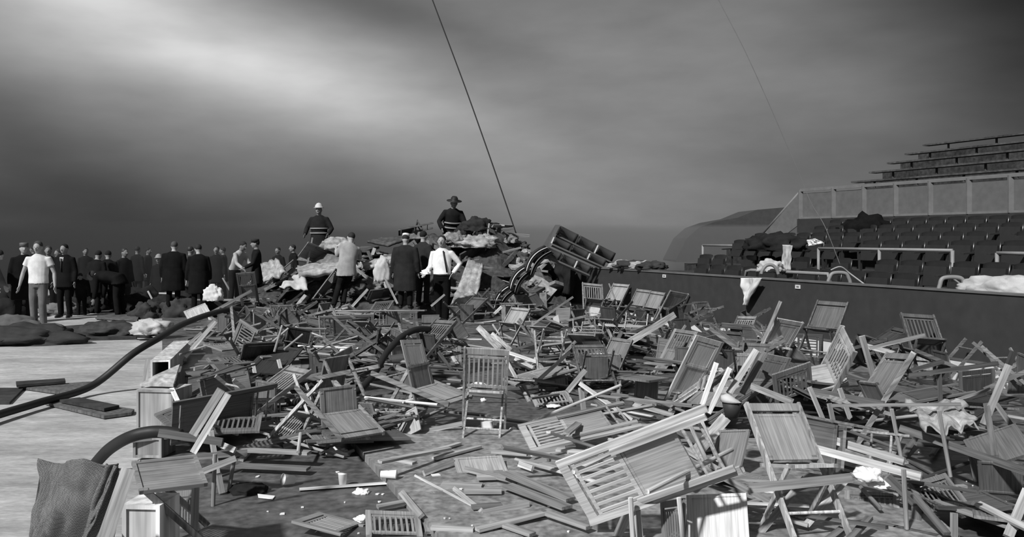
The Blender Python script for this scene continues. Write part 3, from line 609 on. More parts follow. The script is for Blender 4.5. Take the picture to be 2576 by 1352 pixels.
('f',2112,978,.5,2138,1052,'y',0,.5,'short leg between the two crossing stiles'),
('w',2168,846,.9,2202,965,'y',.1,.62,'upright stile right of the top of the pale tipped chair'),
('f',2188,877,.6,2328,843,'h',.8,.35,'dark rail pointing at the far right slatted barrier chair'),
('w',2172,869,.6,2250,890,'h',.55,.55,'board joining two stile tops in the right heap'),
('w',2044,984,.45,2224,1018,'h',.4,.3,'long dark bar across the crossing stiles'),
('w',2298,888,.6,2155,1120,'y',-.9,.55,'long brown stile slanting far down left, right one of the crossing pair'),
('w',2238,892,.6,2104,1102,'y',-.9,.58,'long brown stile slanting far down left, left one of the crossing pair'),
('f',2359,861,.3,2348,908,'y',-.2,.6,'pale front leg of the far right barrier chair'),
('f',2132,1203,.35,2028,1322,'y',-.1,.62,'crossing leg of the large crossed-leg chair, right one'),
('f',2025,1205,.35,1905,1350,'y',-.1,.6,'crossing leg of the large crossed-leg chair, left one'),
('w',1884,1276,.15,2034,1321,'h',.1,.66,'rail low between the crossed legs in the right foreground'),
('w',1884,1230,.38,2142,1203,'h',.42,.35,'dark seat edge bar across the crossed-leg chair'),
('f',1885,940,.3,1963,760,'y',1.4,.5,'stick leaning up against the barrier below the white coat'),
('d',2041,818,.3,2050,891,'y',0,.5,'thin leg under the dark highest barrier chair'),
('f',2104,1066,.2,2145,1078,'h',.2,.4,'thin slat below the long dark bar'),
('w',1240,640,1.2,1264,652,'h',1.2,.6,'short pale beam end on the right of the rubble mound'),
('w',1500,1010,.1,1600,1090,'h',.05,.4,'dull board under the flat slatted chair, right part'),
('w',1640,1160,.2,1760,1130,'h',.25,.55,'dull board behind the rungs of the large folded chair'),
('f',400,738,.35,560,741,'h',.35,.55,'pale level bar in front of the black coated pair, upper one'),
('f',405,752,.3,540,756,'h',.3,.45,'level bar in front of the black coated pair, lower one'),
('f',340,735,.4,358,790,'y',-.3,.6,'leaning slat between the bending man and the black coated pair'),
('f',372,733,.45,398,782,'y',-.3,.5,'second leaning slat left of the black coated pair'),
('f',560,700,.7,590,752,'y',-.3,.4,'dull leaning slat below the stooping man in white'),
('d',300,775,.1,302,755,'y',0,.8,'short pale peg standing on the ice edge under the bending man'),
]
for s in ST: stick(*s)

# ---------------- hoses, cables ----------------
def spline(P,n=8):
    P=[Vector(p) for p in P]; out=[]
    for i in range(len(P)-1):
        p0=P[max(i-1,0)];p1=P[i];p2=P[i+1];p3=P[min(i+2,len(P)-1)]
        for k in range(n):
            t=k/n; out.append(.5*((2*p1)+(-p0+p2)*t+(2*p0-5*p1+4*p2-p3)*t*t+(-p0+3*p1-3*p2+p3)*t**3))
    return out+[P[-1]]
hose_m=grey(.018,.55,spec=.35)
def hose(P,r,label,name='fire_hose',cat='hose',m=None):
    mb=MB(); mb.tube(spline(P),r,12); return lobj(name,mb,m or hose_m,smooth=True,label=label,cat=cat)
hose([at(-70,1066,.05),at(0,1043,.05),at(100,1013,.05),at(230,972,.08),at(335,890,.42),at(400,851,.55),at(460,816,.62),atY(540,787,13.6),atY(600,778,14.5),atY(640,795,14.8)],.042,'long black fire hose arching from the ice at left up over the debris')
hose([at(236,1172,.02),at(272,1133,.18),at(320,1103,.33),at(370,1089,.38),at(415,1088,.38),at(455,1096,.36)],.045,'short black hose arch above the tweed coat')
hose([atY(1120,836,12),atY(1060,828,11.3),atY(1015,845,10.9),atY(975,885,10.5),atY(948,930,10.0),atY(922,965,9.6),atY(885,988,9.3),atY(780,993,9.2)],.04,'black hose coming down the middle of the tangle left of the standing chair')
hose([at(600,968,.34),at(660,958,.36),at(720,962,.36),at(757,978,.32),at(768,1003,.26),at(740,1015,.2)],.035,'black hose loop lying behind the dark slatted chair on edge')
hose([atY(1299,590,21.8),atY(1252,452,22),atY(1212,337,22.3),atY(1163,200,22.7),atY(1088,0,23.3),atY(1040,-130,23.8)],.016,'dark taut cable rising from the rubble mound up to the left','cable','cable',grey(.02))
p=wallpt(2112,1.6); hose([atY(2114,668,p.y),atY(2075,570,p.y+.1),atY(2040,510,p.y+.2),atY(2008,430,p.y+.3),atY(1975,355,p.y+.4),atY(1925,240,p.y+.5),atY(1870,120,p.y+.6),atY(1808,0,p.y+.8),atY(1760,-100,p.y+1)],.006,'thin pale cable hanging down into the seats behind the barrier','cable','cable',grey(.14))
p=wallpt(2115,.9); hose([atY(2090,680,p.y),atY(2115,672,p.y),atY(2140,690,p.y),atY(2175,716,p.y-.2)],.012,'short loose cord at the foot of the thin pale cable','cord','cord',grey(.3))
for x0,x1,yt,yb,lab in ((2082,2140,688,716,'bent tube hoop standing on the barrier under the thin pale cable'),(2360,2430,700,738,'bent tube hoop standing on the barrier left of the long white cloth'),(1915,1958,668,690,'bent tube hoop with white rag right of the hanging white coat')):
    p=wallpt((x0+x1)/2,.3); Y=p.y; hose([atY(x0,yb,Y),atY(x0+4,(yt+yb)/2,Y),atY(x0+14,yt,Y),atY(x1-14,yt,Y),atY(x1-4,(yt+yb)/2,Y),atY(x1,yb,Y)],.028,lab,'tube_hoop','frame',grey(.22,.5))
p=wallpt(2420,.5); hose([atY(2396,700,p.y+.4),atY(2430,724,p.y+.1),atY(2465,742,p.y)],.012,'thin rod slanting from the railing down to the white cloth','rod','rod',grey(.2))
# ---------------- cloth and soft heaps ----------------
def nz(p,s=1.): return noise.noise(Vector(p)*s)
def cloth(name,q,m,label,cat,amp=.03,fr=5.,nu=22,nv=22,th=.008,edge=.0,seed=0.,fold=0):
    TL,TR,BR,BL=[Vector(p) for p in q]; n=(TR-TL).cross(BL-TL).normalized(); vs=[];fs=[]
    for j in range(nv+1):
        v=j/nv
        for i in range(nu+1):
            u=i/nu; uu=u+edge*nz((u*3,v*4,seed+7)); vv=v+edge*nz((u*4,v*3,seed+3))*(0 if j==0 else 1)
            p=TL*(1-uu)*(1-vv)+TR*uu*(1-vv)+BR*uu*vv+BL*(1-uu)*vv
            f=amp*(nz((u*fr,v*fr*.5,seed))+.5*nz((u*fr*2.3,v*fr*1.2,seed+5)))
            if fold: f+=amp*.8*math.sin(fold*(u*6.28+v*1.7))
            vs.append(p+n*f)
    w=nu+1
    for j in range(nv):
        for i in range(nu): fs.append((j*w+i,j*w+i+1,(j+1)*w+i+1,(j+1)*w+i))
    mb=MB(); mb.add(vs,fs); o=lobj(name,mb,m,smooth=True,label=label,cat=cat)
    md=o.modifiers.new('thick','SOLIDIFY'); md.thickness=th; return o
def lump(name,c,r,m,label,cat,amp=.35,fr=3.,seed=0.,rz=0,group=None,sub=4):
    bm=bmesh.new(); bmesh.ops.create_icosphere(bm,subdivisions=sub,radius=1)
    Rz=Matrix.Rotation(rz,3,'Z')
    for v in bm.verts:
        p=v.co.copy(); d=1+min(amp,.42)*(nz(p*fr*.8+Vector((seed,seed*2,0)))+.5*nz(p*fr*1.7+Vector((seed,0,seed)))+.22*nz(p*fr*3.6+Vector((seed,0,seed))))
        q=Vector((p.x*d*r[0],p.y*d*r[1],max(p.z,-.25)*d*r[2]+.2*r[2])); v.co=Rz@q
    me=bpy.data.meshes.new(name); bm.to_mesh(me); bm.free()
    return link(name,me,m,None,label,cat,group,loc=Vector(c),smooth=True)
tw=mat('tweed_cloth',.13,.95,'tweed',bump=.3)
coat=cloth('tweed_coat',[at(96,1154,.80),at(290,1172,.82),at(215,1400,.42),at(40,1420,.45)],tw,'tweed coat draped over the chair in the lower left corner','coat',amp=.05,fr=4,fold=1.1,edge=.05,seed=3,nu=40,nv=40)
slv=cloth('sleeve',[at(272,1168,.83),at(300,1176,.82),at(232,1352,.55),at(198,1362,.5)],tw,None,None,amp=.03,fr=4,fold=.6,seed=9); l=slv.location.copy(); slv.parent=coat; slv.location=l-coat.location
stick('w',322,1184,.84,262,1362,'y',-.35,.62,'wooden stile showing right of the draped tweed coat')
slab_pale=mat('slab_pale',.30,.9,'rough',bump=.5); wc=grey(.62,.9,'cloth',bump=.4); wc2=grey(.45,.9,'cloth',bump=.4); dk=grey(.02,.95,'cloth',bump=.5); dk2=grey(.045,.95,'cloth',bump=.5); gr=grey(.14,.95,'cloth',bump=.5); canv=grey(.3,.95,'rough',bump=.4)
def wq(px_y,b=-.06): return [atY(x,y,wallpt(x,b).y) for x,y in px_y]
cloth('white_coat',wq([(1864,700),(1921,700),(1880,768),(1868,768)],-.12),wc,'white coat hanging to a point over the dark barrier','coat',amp=.05,fr=4,fold=.8,seed=2,nu=26,nv=30)
for i,(x,w_) in enumerate(((1570,.3),(1592,.35),(1615,.25),(1640,.3))): p=wallpt(x,.25); lump('rag_pile',(p.x,p.y,1.17),(w_,.2,.13),(slab_pale,dk2)[i%2],('first','second','third','fourth')[i]+' small heap of rags on the barrier, counted rightwards from the upended seats','rags',seed=60+i,amp=.6,sub=4)
cloth('white_towel',wq([(1969,616),(1998,618),(1992,680),(1960,682)],1.2),wc2,'pale cloth hanging from the middle railing, right of the black draped seats','cloth',amp=.05,fr=4,seed=4,fold=.7)
cloth('black_coat',wq([(1395,662),(1458,668),(1440,742),(1405,736)],-.3),dk,'black coat hanging over the left end of the barrier','coat',amp=.08,fr=4,seed=6,fold=.8)
cloth('white_rag',wq([(2030,605),(2052,600),(2074,612),(2036,620)],2.0),wc,'small white rag on the left end of the middle railing','cloth',amp=.05,seed=8)
def wl(x,y,b): p=wallpt(x,b); return atY(x,y,p.y)
lump('white_cloth',wl(2528,750,.5),(.62,.28,.22),wc2,'long crumpled white cloth lying on the barrier at the right edge','cloth',seed=1,rz=ang)
lump('white_rag',wl(1938,682,.5),(.22,.15,.16),wc2,'crumpled white rag on the hoop right of the hanging white coat','cloth',seed=3,sub=4)
lump('black_cloth_and_void',wl(1945,630,2.6),(.8,.35,.28),dk,'black cloth heaped over the seats beside the small white rag','cloth',seed=5,rz=ang)
lump('black_cloth_and_void',wl(2180,622,7.2),(.75,.5,.6),grey(.008,.95,'cloth'),'large black rounded shape standing in for the dark void under the balcony','cloth',seed=8,rz=ang)  # black lump added for the dark void, no cloth heap lies there
cloth('patterned_blanket',[at(2275,1015,.45),at(2425,1012,.5),at(2462,1078,.42),at(2330,1082,.42)],mat('patterned_blanket',.33,.95,'rough',sc=1.6,bump=.4),'light patterned blanket spread over debris at right','blanket',amp=.07,fr=5,seed=11,edge=.12)
# ---------------- things at the left on and beside the ice ----------------
def flat(name,pts,h,m,label,cat,t=.03,tilt=None):
    P=[at(x,y,h) for x,y in pts]; n=len(P); mb=MB(); mb.add([p for p in P]+[p-Vector((0,0,t)) for p in P],[tuple(range(n)),tuple(range(2*n-1,n-1,-1))]+[(i,n+i,n+(i+1)%n,(i+1)%n) for i in range(n)])
    return lobj(name,mb,m,label=label,cat=cat)
ch=mat('charred_board',.035,.8,'rough')
flat('board',[(-10,976),(60,976),(24,1012),(-10,1012)],.0,ch,'dark board on the ice at the left edge','board')
flat('board',[(40,960),(163,952),(165,959),(42,969)],.05,ch,'thin dark board on the ice, topmost of the left pile','board')
flat('board',[(44,972),(236,960),(180,990),(130,984)],.01,mat('worn_board',.10,.8,'wood',sc=.4),'brown board lying flat behind the hose on the ice','board')
flat('board',[(112,1012),(186,1005),(338,1030),(330,1038),(262,1047)],.01,mat('worn_board',.10,.8,'wood',sc=.4),'long brown board lying flat in front of the hose on the ice','board')
flat('board',[(150,1006),(200,1000),(300,1020),(262,1028)],.05,ch,'darker board on top of the long brown board on the ice','board')
flat('floor_mat',[(268,768),(362,772),(345,805),(240,800)],.02,grey(.09,.9,'rough'),'grey mat lying flat on the ice behind the charred heap','mat')
flat('board',[(172,830),(230,828),(345,848),(190,852)],.02,ch,'charred board sticking out left of the charred heap','board',t=.06)
lump('charred_heap',at(268,846,-.02),(.78,.4,.22),ch,'dark charred heap on the ice behind the arching hose','debris',seed=2,amp=.5)
lump('tarpaulin',at(60,862,-.02),(1.0,.55,.24),dk2,'dark folded tarpaulin heap on the ice at the left edge','tarpaulin',seed=12,amp=.45,fr=2.4)
lump('tarpaulin',at(40,846,.02),(.7,.2,.30),grey(.10,.9,'cloth'),'grey fold of canvas on top of the dark tarpaulin heap','tarpaulin',seed=14,amp=.5)
lump('tarpaulin',at(130,858,.0),(.25,.3,.16),grey(.10,.9,'cloth'),'grey rounded end of the tarpaulin heap in front of the man in the white T-shirt','tarpaulin',seed=17,amp=.4)
lump('coat_heap',at(160,790,-.02),(.5,.4,.22),gr,'heap of grey coats on the ice right of the man in the white T-shirt','coats',seed=21,amp=.5)
lump('coat_heap',at(205,772,-.02),(.45,.4,.3),dk2,'dark heap of coats behind the grey coats on the ice','coats',seed=23,amp=.5)
lump('coat_heap',at(250,775,-.02),(.35,.3,.12),wc2,'pale crumpled cloth left of the grey mat','cloth',seed=25,amp=.5)
lump('coat_heap',at(140,745,.0),(.3,.3,.2),wc2,'pale bundle far behind beside the man in the white T-shirt','cloth',seed=26,amp=.4)
lump('white_bundle',at(60,812,-.02),(.28,.2,.1),wc,'white folded bundle on the ice by the feet of the man in the white T-shirt','cloth',seed=27,amp=.2)
lump('dark_bundle',at(10,800,-.02),(.6,.4,.45),dk,'dark heap at the left edge behind the tarpaulin','cloth',seed=28,amp=.4)
for i,(x,y,a,b,v) in enumerate(((215,786,.5,.35,0),(262,780,.45,.3,1),(335,790,.5,.4,0),(372,800,.35,.3,1),(345,768,.6,.4,0),(410,792,.4,.35,0),(455,800,.45,.4,1),(520,800,.4,.35,0),(560,790,.4,.3,1),(480,778,.5,.35,0))):
    lump('dark_bundle',at(x,y,-.03),(a,.3,b),(dk,dk2)[v],'dark bundle of cloth at the feet of the crowd, '+('first','second','third','fourth','smaller upper','sixth','seventh','eighth','ninth','uppermost')[i]+' from the left','cloth',seed=70+i*2.3,amp=.5,fr=3)
lump('black_bag',at(625,1238,0),(.14,.1,.05),dk,'black flattened bag on the dark floor','bag',seed=31,amp=.25)
def vflat(name,pts,Y,m,label,cat,t=.01):
    P=[atY(x,y,Y-.25*(y-pts[0][1])/50) for x,y in pts]; n=len(P); mb=MB(); mb.add(P+[p+Vector((0,t,0)) for p in P],[tuple(range(n)),tuple(range(2*n-1,n-1,-1))]+[(i,n+i,n+(i+1)%n,(i+1)%n) for i in range(n)])
    return lobj(name,mb,m,label=label,cat=cat)
# white painted boxes along the platform edge
def crate(name,x,yb,w,d,h,z0,rz,m,label,cat,inner=None,frame=True):
    p=at(x,yb,z0); r=empty(name,(p.x,p.y,z0),label,cat,rz=rz); t=.018
    mb=MB(); mb.box((-w/2,0,0),(w/2,d,t)).box((-w/2,0,h-t),(w/2,d,h)).box((-w/2,0,t),(-w/2+t,d,h-t)).box((w/2-t,0,t),(w/2,d,h-t)).box((-w/2+t,d-t,t),(w/2-t,d,h-t)); link('case',mb.mesh(name+'_case'),m,r)
    if not inner: mb=MB(); mb.box((-w/2+t,.004,t),(w/2-t,t,h-t)); link('front_panel',mb.mesh(name+'_front'),m,r)
    if frame:
        mb=MB(); e=.022
        for lo,hi in (((-w/2,-.012,0),(-w/2+e,0,h)),((w/2-e,-.012,0),(w/2,0,h)),((-w/2+e,-.012,h-e),(w/2-e,0,h)),((-w/2+e,-.012,0),(w/2-e,0,e))): mb.box(lo,hi)
        link('front_frame',mb.mesh(name+'_frame'),m,r)
    return r
wp=mat('white_painted_wood',.68,.6,'wood',sc=.3); pl=mat('pale_plywood',.40,.7,'wood',sc=.25)
crate('white_box',357,1462,.205,.22,.40,0,R(-4),wp,'white painted box standing at lower left below the flat-seated chair','box')
crate('white_box',372,1152,.24,.25,.17,.0,R(-3),mat('grey_painted_wood',.33,.7,'wood',sc=.3),'small pale box under the arched hose','box')
crate('wooden_crate',391,1083,.37,.34,.38,0,R(-8),pl,'plywood crate standing at the edge of the ice above the arched hose','crate')
crate('white_duct',404,954,.235,2.2,.24,0,R(14),wp,'long white box with an open dark end behind the plywood crate','box',inner=True)
A,B,Cc,D=at(352,972,.40),at(436,974,.40),at(452,922,.52),at(388,950,.46)
mb=MB(); q=[A,B,Cc,D]; mb.add(q+[v+Vector((0,0,.02)) for v in q],[(3,2,1,0),(4,5,6,7),(0,1,5,4),(1,2,6,5),(2,3,7,6),(3,0,4,7)]); lobj('plywood_sheet',mb,pl,label='tilted plywood lid on the crate at the edge of the ice',cat='board')
A,B,Cc,D=at(438,975,.38),at(452,922,.50),at(468,950,.3),at(462,1020,.12)
mb=MB(); q=[A,B,Cc,D]; mb.add(q+[v+Vector((.02,0.01,0)) for v in q],[(3,2,1,0),(4,5,6,7),(0,1,5,4),(1,2,6,5),(2,3,7,6),(3,0,4,7)]); lobj('crate_dark_side',mb,mat('dark_side_wood',.12,.7,'wood',sc=.3),label='dark right side of the plywood crate',cat='board')  # right side of the crate, put in as a separate darker board
stick('f',432,978,.38,452,1022,'h',.3,1.,'short white strip on the right side of the plywood crate')
stick('w',362,975,.1,372,905,'y',.3,.5,'narrow grey board standing left of the open white box')
lump('white_rag_bundle',at(380,838,.1),(.35,.25,.2),wc2,'pale rag bundle behind the long white box','cloth',seed=41,amp=.4)
lump('paper_pile',at(536,755,.45),(.22,.15,.26),wc,'crumpled white paper bundle above the bright tilted seat board','paper',seed=43,amp=.28,fr=4)
# paper bucket
bk=empty('paper_bucket',at(1841,1050,.45),'dark paper bucket with a pale crumpled lid right of the bright drilled stiles','bucket'); mb=MB()
mb.tube([(0,0,0),(0,0,.12)],[.05,.075],20); link('body',mb.mesh('bucket_body',True),grey(.035,.5),bk)
mb=MB(); mb.tube([(0,0,.118),(0,0,.135),(.01,0,.15)],[.084,.084,.05],20); link('lid',mb.mesh('bucket_lid',True),grey(.55,.7),bk)
# ---------------- cups, papers, scraps ----------------
pap=grey(.8,.8)
def cup(x,y,h,L,r,lie,rz,label):
    mb=MB(); mb.tube([(0,0,0),(0,0,L),(0,0,L+.004)],[r*.75,r,r*1.08],16); me=mb.mesh('cup',True)
    o=link('paper_cup',me,pap,None,label,'cup',loc=at(x,y,h)); o.rotation_euler=(lie,0,rz)
    if lie>.5: o.location.z+=r
    return o
def box(x,y,h,w,d,t,rz,label,m=pap,tilt=0):
    mb=MB(); mb.box((-w/2,-d/2,0),(w/2,d/2,t)); mb.box((w/2,-d/2,t*.6),(w/2+w*.2,d/2,t*.6+.003)); o=link('paper_box',mb.mesh('paper_box'),m,None,label,'paper',loc=at(x,y,h)); o.rotation_euler=(tilt,0,rz); return o
def crump(x,y,h,r,seed,label,flatn=.5): return lump('crumpled_paper',at(x,y,h),(r,r*.8,r*flatn),pap,label,'paper',seed=seed,amp=.6,fr=2.2,sub=4)
cup(740,1222,0,.085,.04,1.35,-.9,'white paper cup lying tilted on the dark floor, leftmost of the floor litter')
cup(862,1226,0,.095,.033,.0,0,'white paper cup standing upright on the dark floor')
cup(958,1205,.063,.11,.032,1.57,1.5,'white paper cup lying sideways at the plywood edge')
crump(908,1242,0,.055,2,'crumpled white napkin below the upright paper cup')
flat('paper_sheet',[(648,1243),(692,1248),(686,1256),(650,1252)],.01,pap,'flat white paper right of the black bag','paper',t=.004)
crump(843,1115,0.05,.028,4,'round white paper ball on top of the paper doll shape',1.2)
crump(852,1144,0,.10,6,'crumpled white paper with spread ends like a doll on the dark floor',.45)
stick('d',806,1141,.02,832,1122,'h',.03,1.,'thin white paper strip left of the doll-like paper'); stick('d',866,1142,.02,890,1134,'h',.03,1.,'thin white paper strip right of the doll-like paper')
box(853,1074,.05,.07,.05,.03,.2,'small white paper box above the paper ball')
box(1226,1076,0,.13,.05,.055,-.03,'white paper box on the floor under the standing chair')
crump(1290,1090,0.0,.038,8,'round white cup mouth right of the foot of the standing chair',1.1)
lump('white_hat',at(1203,972,.44),(.075,.06,.03),pap,'white hat lying on the seat of the standing chair','hat',seed=3,amp=.1,sub=4)
crump(1172,1086,0,.03,10,'small flat white scrap at the left foot of the standing chair',.3)
lump('torn_package',at(1085,1112,.02),(.18,.06,.035),grey(.3,.8),'torn pale package on the plywood','package',seed=5,amp=.3,sub=4)
lump('torn_package',at(1075,1132,.02),(.16,.05,.03),grey(.6,.8),'white torn wrapper in front of the torn package','package',seed=7,amp=.35,sub=4)
box(1096,1205,.035,.06,.05,.03,.4,'small white box on the plywood above the long loose stile')
box(722,998,.15,.07,.05,.035,-.3,'white paper box beside the black hose loop')
crump(668,1001,.15,.04,12,'white scrap left of the paper box beside the hose loop',.4); crump(690,1020,.1,.05,14,'flat white scrap below the hose loop',.25)
crump(866,888,.3,.06,16,'white cup shape in the left middle tangle',.9)
vflat('paper_card',[(1078,866),(1100,862),(1114,908),(1080,908)],11.6,grey(.6,.8),'pale card leaning behind the dark slat','card',t=.01)
vflat('paper_sheet',[(1481,892),(1525,888),(1511,918),(1484,905)],10.9,grey(.6,.8),'white paper sheet below the light board in the middle heap','paper',t=.005)
vflat('paper_sheet',[(1391,800),(1404,792),(1408,812),(1393,824)],15.5,grey(.4,.8),'pale paper behind the slanting plank near the barrier','paper',t=.005)
crump(1605,1092,.15,.045,18,'white paper ball in the heap above the large folded chair',.9)
crump(1392,1024,.02,.07,20,'white torn scraps on the floor below the flat slatted back',.3)
crump(2182,1205,.25,.09,22,'white crumpled paper under the long white plank, right of the crossed-leg chair',.7)
crump(2215,1222,.2,.08,24,'second white crumpled paper under the long white plank',.4)
crump(2091,1090,.1,.06,26,'white paper below the crossing stiles',1.1); crump(2108,1024,.2,.03,28,'tiny bright scrap between the crossing stiles',1.0)
crump(2286,1262,.1,.05,30,'white scrap by the dark plank at lower right',.5); crump(2482,1298,.02,.06,32,'flat white scrap in the lower right corner',.2)
crump(1214,1305,.03,.02,34,'tiny scrap on the plywood at the bottom centre',.5); crump(912,1310,.02,.05,36,'white scrap in front of the flat slatted back at the bottom',.5)
crump(1216,1010,.0,.03,40,'small scrap seen through the legs of the standing chair',.9)
rng=random.Random(11); k=0
while k<46:
    x=rng.uniform(520,1500) if k<30 else rng.uniform(1950,2560); y=rng.uniform(1120,1345)
    if x<900 and y<1190: continue
    me=MB(); n=rng.randint(4,6); r=rng.uniform(.006,.022); a0=rng.random()*6
    P=[(r*rng.uniform(.5,1.2)*math.cos(a0+6.283*i/n),r*rng.uniform(.5,1.2)*math.sin(a0+6.283*i/n)) for i in range(n)]
    me.add([(p[0],p[1],rng.uniform(0,.004)) for p in P]+[(p[0],p[1],.009) for p in P],[tuple(range(n-1,-1,-1)),tuple(range(n,2*n))]+[(i,(i+1)%n,n+(i+1)%n,n+i) for i in range(n)])
    z=.061 if x>1000+ (y-1200)*.7 and x<1500 else .001
    p=at(x,y,z); link('paper_scrap',me.mesh('scrap'),pap,None,'tiny white paper fleck scattered on the floor between the broken chairs','paper','tiny paper flecks on the floor',loc=p); k+=1

# ---------------- the rubble mound ----------------
def interp(x,T):
    for (a,b),(c,d) in zip(T,T[1:]):
        if x<=c: return b+(d-b)*max(0,(x-a)/(c-a)) if x>=a else b
    return T[-1][1]
TOP=[(-7.2,0),(-6.4,.5),(-5.5,.95),(-4.7,1.35),(-3.6,1.5),(-2.9,1.35),(-2.0,1.7),(-1.2,1.85),(-.3,1.9),(.4,1.5),(1.2,.8),(2.2,.3),(3,0)]
def mound(X,Y):
    t=interp(X,TOP); s=0 if Y<19.6 else 1
    a=min(1,max(0,(Y-19.4)/2.4)); a=a*a*(3-2*a); b=min(1,max(0,(Y-22.1)/.8)); f=t*a*(1-.38*b)
    if Y>24: f*=max(0,1-(Y-24)/1.5)
    return f*(1+.25*nz((X*1.3,Y*1.3,2)))-.06
mb=MB(); nx,ny=110,70; vs=[];fs=[]
for j in range(ny+1):
    for i in range(nx+1):
        X=-7.4+10.6*i/nx; Y=19+6.5*j/ny; z=mound(X,Y); vs.append((X+.06*nz((X*5,Y*5,1)),Y,z+(.10*nz((X*4,Y*4,5))+.05*nz((X*11,Y*11,9)) if z>.05 else 0)))
for j in range(ny):
    for i in range(nx):
        k=j*(nx+1)+i
        if max(vs[k+1][0],vs[k+nx+2][0])>wX(19+6.5*(j+1)/ny,-.12): continue
        fs.append((k,k+1,k+nx+2,k+nx+1))
mb.add(vs,fs); lobj('rubble',mb,mat('rubble_dark',.05,.95,'rough',sc=1.3,bump=.8),label='dark mass of broken rubble filling the mound behind the men',cat='rubble',kind='stuff')
slab_m=[mat('slab_pale',.30,.9,'rough',bump=.5),mat('slab_mid',.16,.9,'rough',bump=.5),mat('slab_dark',.07,.9,'rough',bump=.5)]
def quadslab(name,q,t,m,label,cat,sub=6,amp=.02,seed=0):
    return cloth(name,q,m,label,cat,amp=amp,nu=sub*2,nv=sub*2,th=t,seed=seed,edge=.03,fr=4)
def pq(pts,Y): return [atY(x,y,Y+d) for x,y,d in pts]
quadslab('canvas_roll',pq([(747,680,.5),(863,668,.5),(866,692,0),(752,700,0)],20.2),.12,slab_m[0],'pale rolled canvas beam left of the climbing man','canvas',amp=.05)
quadslab('white_canvas',pq([(728,700,.6),(765,688,.6),(776,733,0),(702,722,0)],19.8),.03,wc2,'bright canvas sheet below the pale rolled canvas','canvas',amp=.10,seed=3)
quadslab('white_canvas',pq([(655,665,.6),(700,655,.6),(722,690,0),(664,712,0)],20.0),.03,canv,'grey canvas sheet at the left end of the rubble mound','canvas',amp=.12,seed=5)
quadslab('concrete_slab',pq([(753,658,.8),(797,634,.8),(862,652,.6),(859,676,0)],20.6),.10,slab_m[1],'tilted grey slab under the left firefighter','slab',seed=7)
lump('canvas_heap',atY(850,626,21.3),(.42,.3,.22),slab_m[0],'mottled pale lump right of the left firefighter','canvas',seed=9,amp=.4)
quadslab('canvas_roll',pq([(915,668,.3),(985,652,.3),(992,664,0),(920,682,0)],20.3),.10,slab_m[0],'pale beam between the climbing man and the man in the dark overcoat','canvas',amp=.04,seed=8)
quadslab('concrete_slab',pq([(925,612,.5),(965,600,.5),(1030,604,.3),(975,622,0)],21.2),.06,slab_m[2],'dark frame slab lying on top right of the climbing man','slab',seed=10)
quadslab('concrete_slab',pq([(1040,578,.1),(1068,586,.1),(1066,602,0),(1028,604,0)],21.6),.05,slab_m[1],'grey triangular slab standing left of the hatted firefighter','slab',seed=12)
quadslab('canvas_sheet',pq([(1178,655,.9),(1216,668,.7),(1200,748,0),(1136,770,0)],19.7),.03,canv,'grey canvas hanging down the mound right of the man with the tie','canvas',amp=.10,seed=14)
quadslab('canvas_sheet',pq([(1146,742,.5),(1185,742,.5),(1236,762,.1),(1140,772,0)],19.3),.05,canv,'folded canvas at the foot of the mound right of the man with the tie','canvas',amp=.08,seed=16)
lump('dark_clothes',atY(1205,580,21.7),(.42,.3,.26),grey(.03,.95,'cloth',bump=.5),'dark clothes heap on the very top of the mound','cloth',seed=18,amp=.5)
lump('dark_clothes',atY(1165,592,21.7),(.22,.25,.2),grey(.03,.95,'cloth',bump=.5),'dark bundle beside the hatted firefighter','cloth',seed=20,amp=.5)
lump('rubble_lump',atY(1190,622,21.1),(.5,.3,.22),slab_m[0],'mottled pale rubble under the dark clothes heap','rubble',seed=22,amp=.5,fr=4)
lump('rubble_lump',atY(1150,610,21.2),(.25,.3,.2),slab_m[1],'mottled grey rubble behind the head of the man with the tie','rubble',seed=24,amp=.5,fr=4)
stick('w',1218,640,1.35,1268,657,'y',0,.7,'pale beam lying on the right part of the mound')
stick('w',1195,672,1.0,1232,745,'y',-.3,.5,'plank leaning down the mound right of the grey hanging canvas')
stick('f',1235,668,1.0,1215,745,'y',-.3,.45,'thin plank leaning down the mound')
stick('f',1085,770,.5,1118,742,'y',.4,.6,'stick leaning behind the legs of the man with the tie')
stick('w',906,748,.5,920,735,'y',0,.5,'short board behind the climbing man')
stick('w',885,772,.35,925,728,'y',.2,.6,'pale board standing aslant right of the legs of the climbing man')
stick('f',1000,765,.5,968,700,'y',.2,.5,'stick leaning left of the man in the dark overcoat')
stick('f',768,690,.95,786,598,'y',.1,.45,'thin upright stick left of the legs of the left firefighter')
lump('hanging_cloth',atY(962,705,19.6),(.2,.15,.42),wc2,'pale cloth hanging between climbing man and dark overcoat','cloth',seed=26,amp=.2,fr=4)
rg=random.Random(3)
for i in range(26):
    x=rg.uniform(1120,1330) if i<16 else rg.uniform(690,1120); X=(x-CX)/F*21; Y=rg.uniform(20,21.9); z=mound(X,Y)
    lump('rubble_lump',(X,Y,z-.03),(rg.uniform(.12,.32),rg.uniform(.12,.25),rg.uniform(.08,.2)),rg.choice(slab_m+[canv,wc2][:rg.choice((0,1))]),'small mottled lump of rubble or cloth on the front slope of the mound','rubble',seed=i*3.1,amp=.55,fr=3.5,group='small lumps on the mound',sub=4)
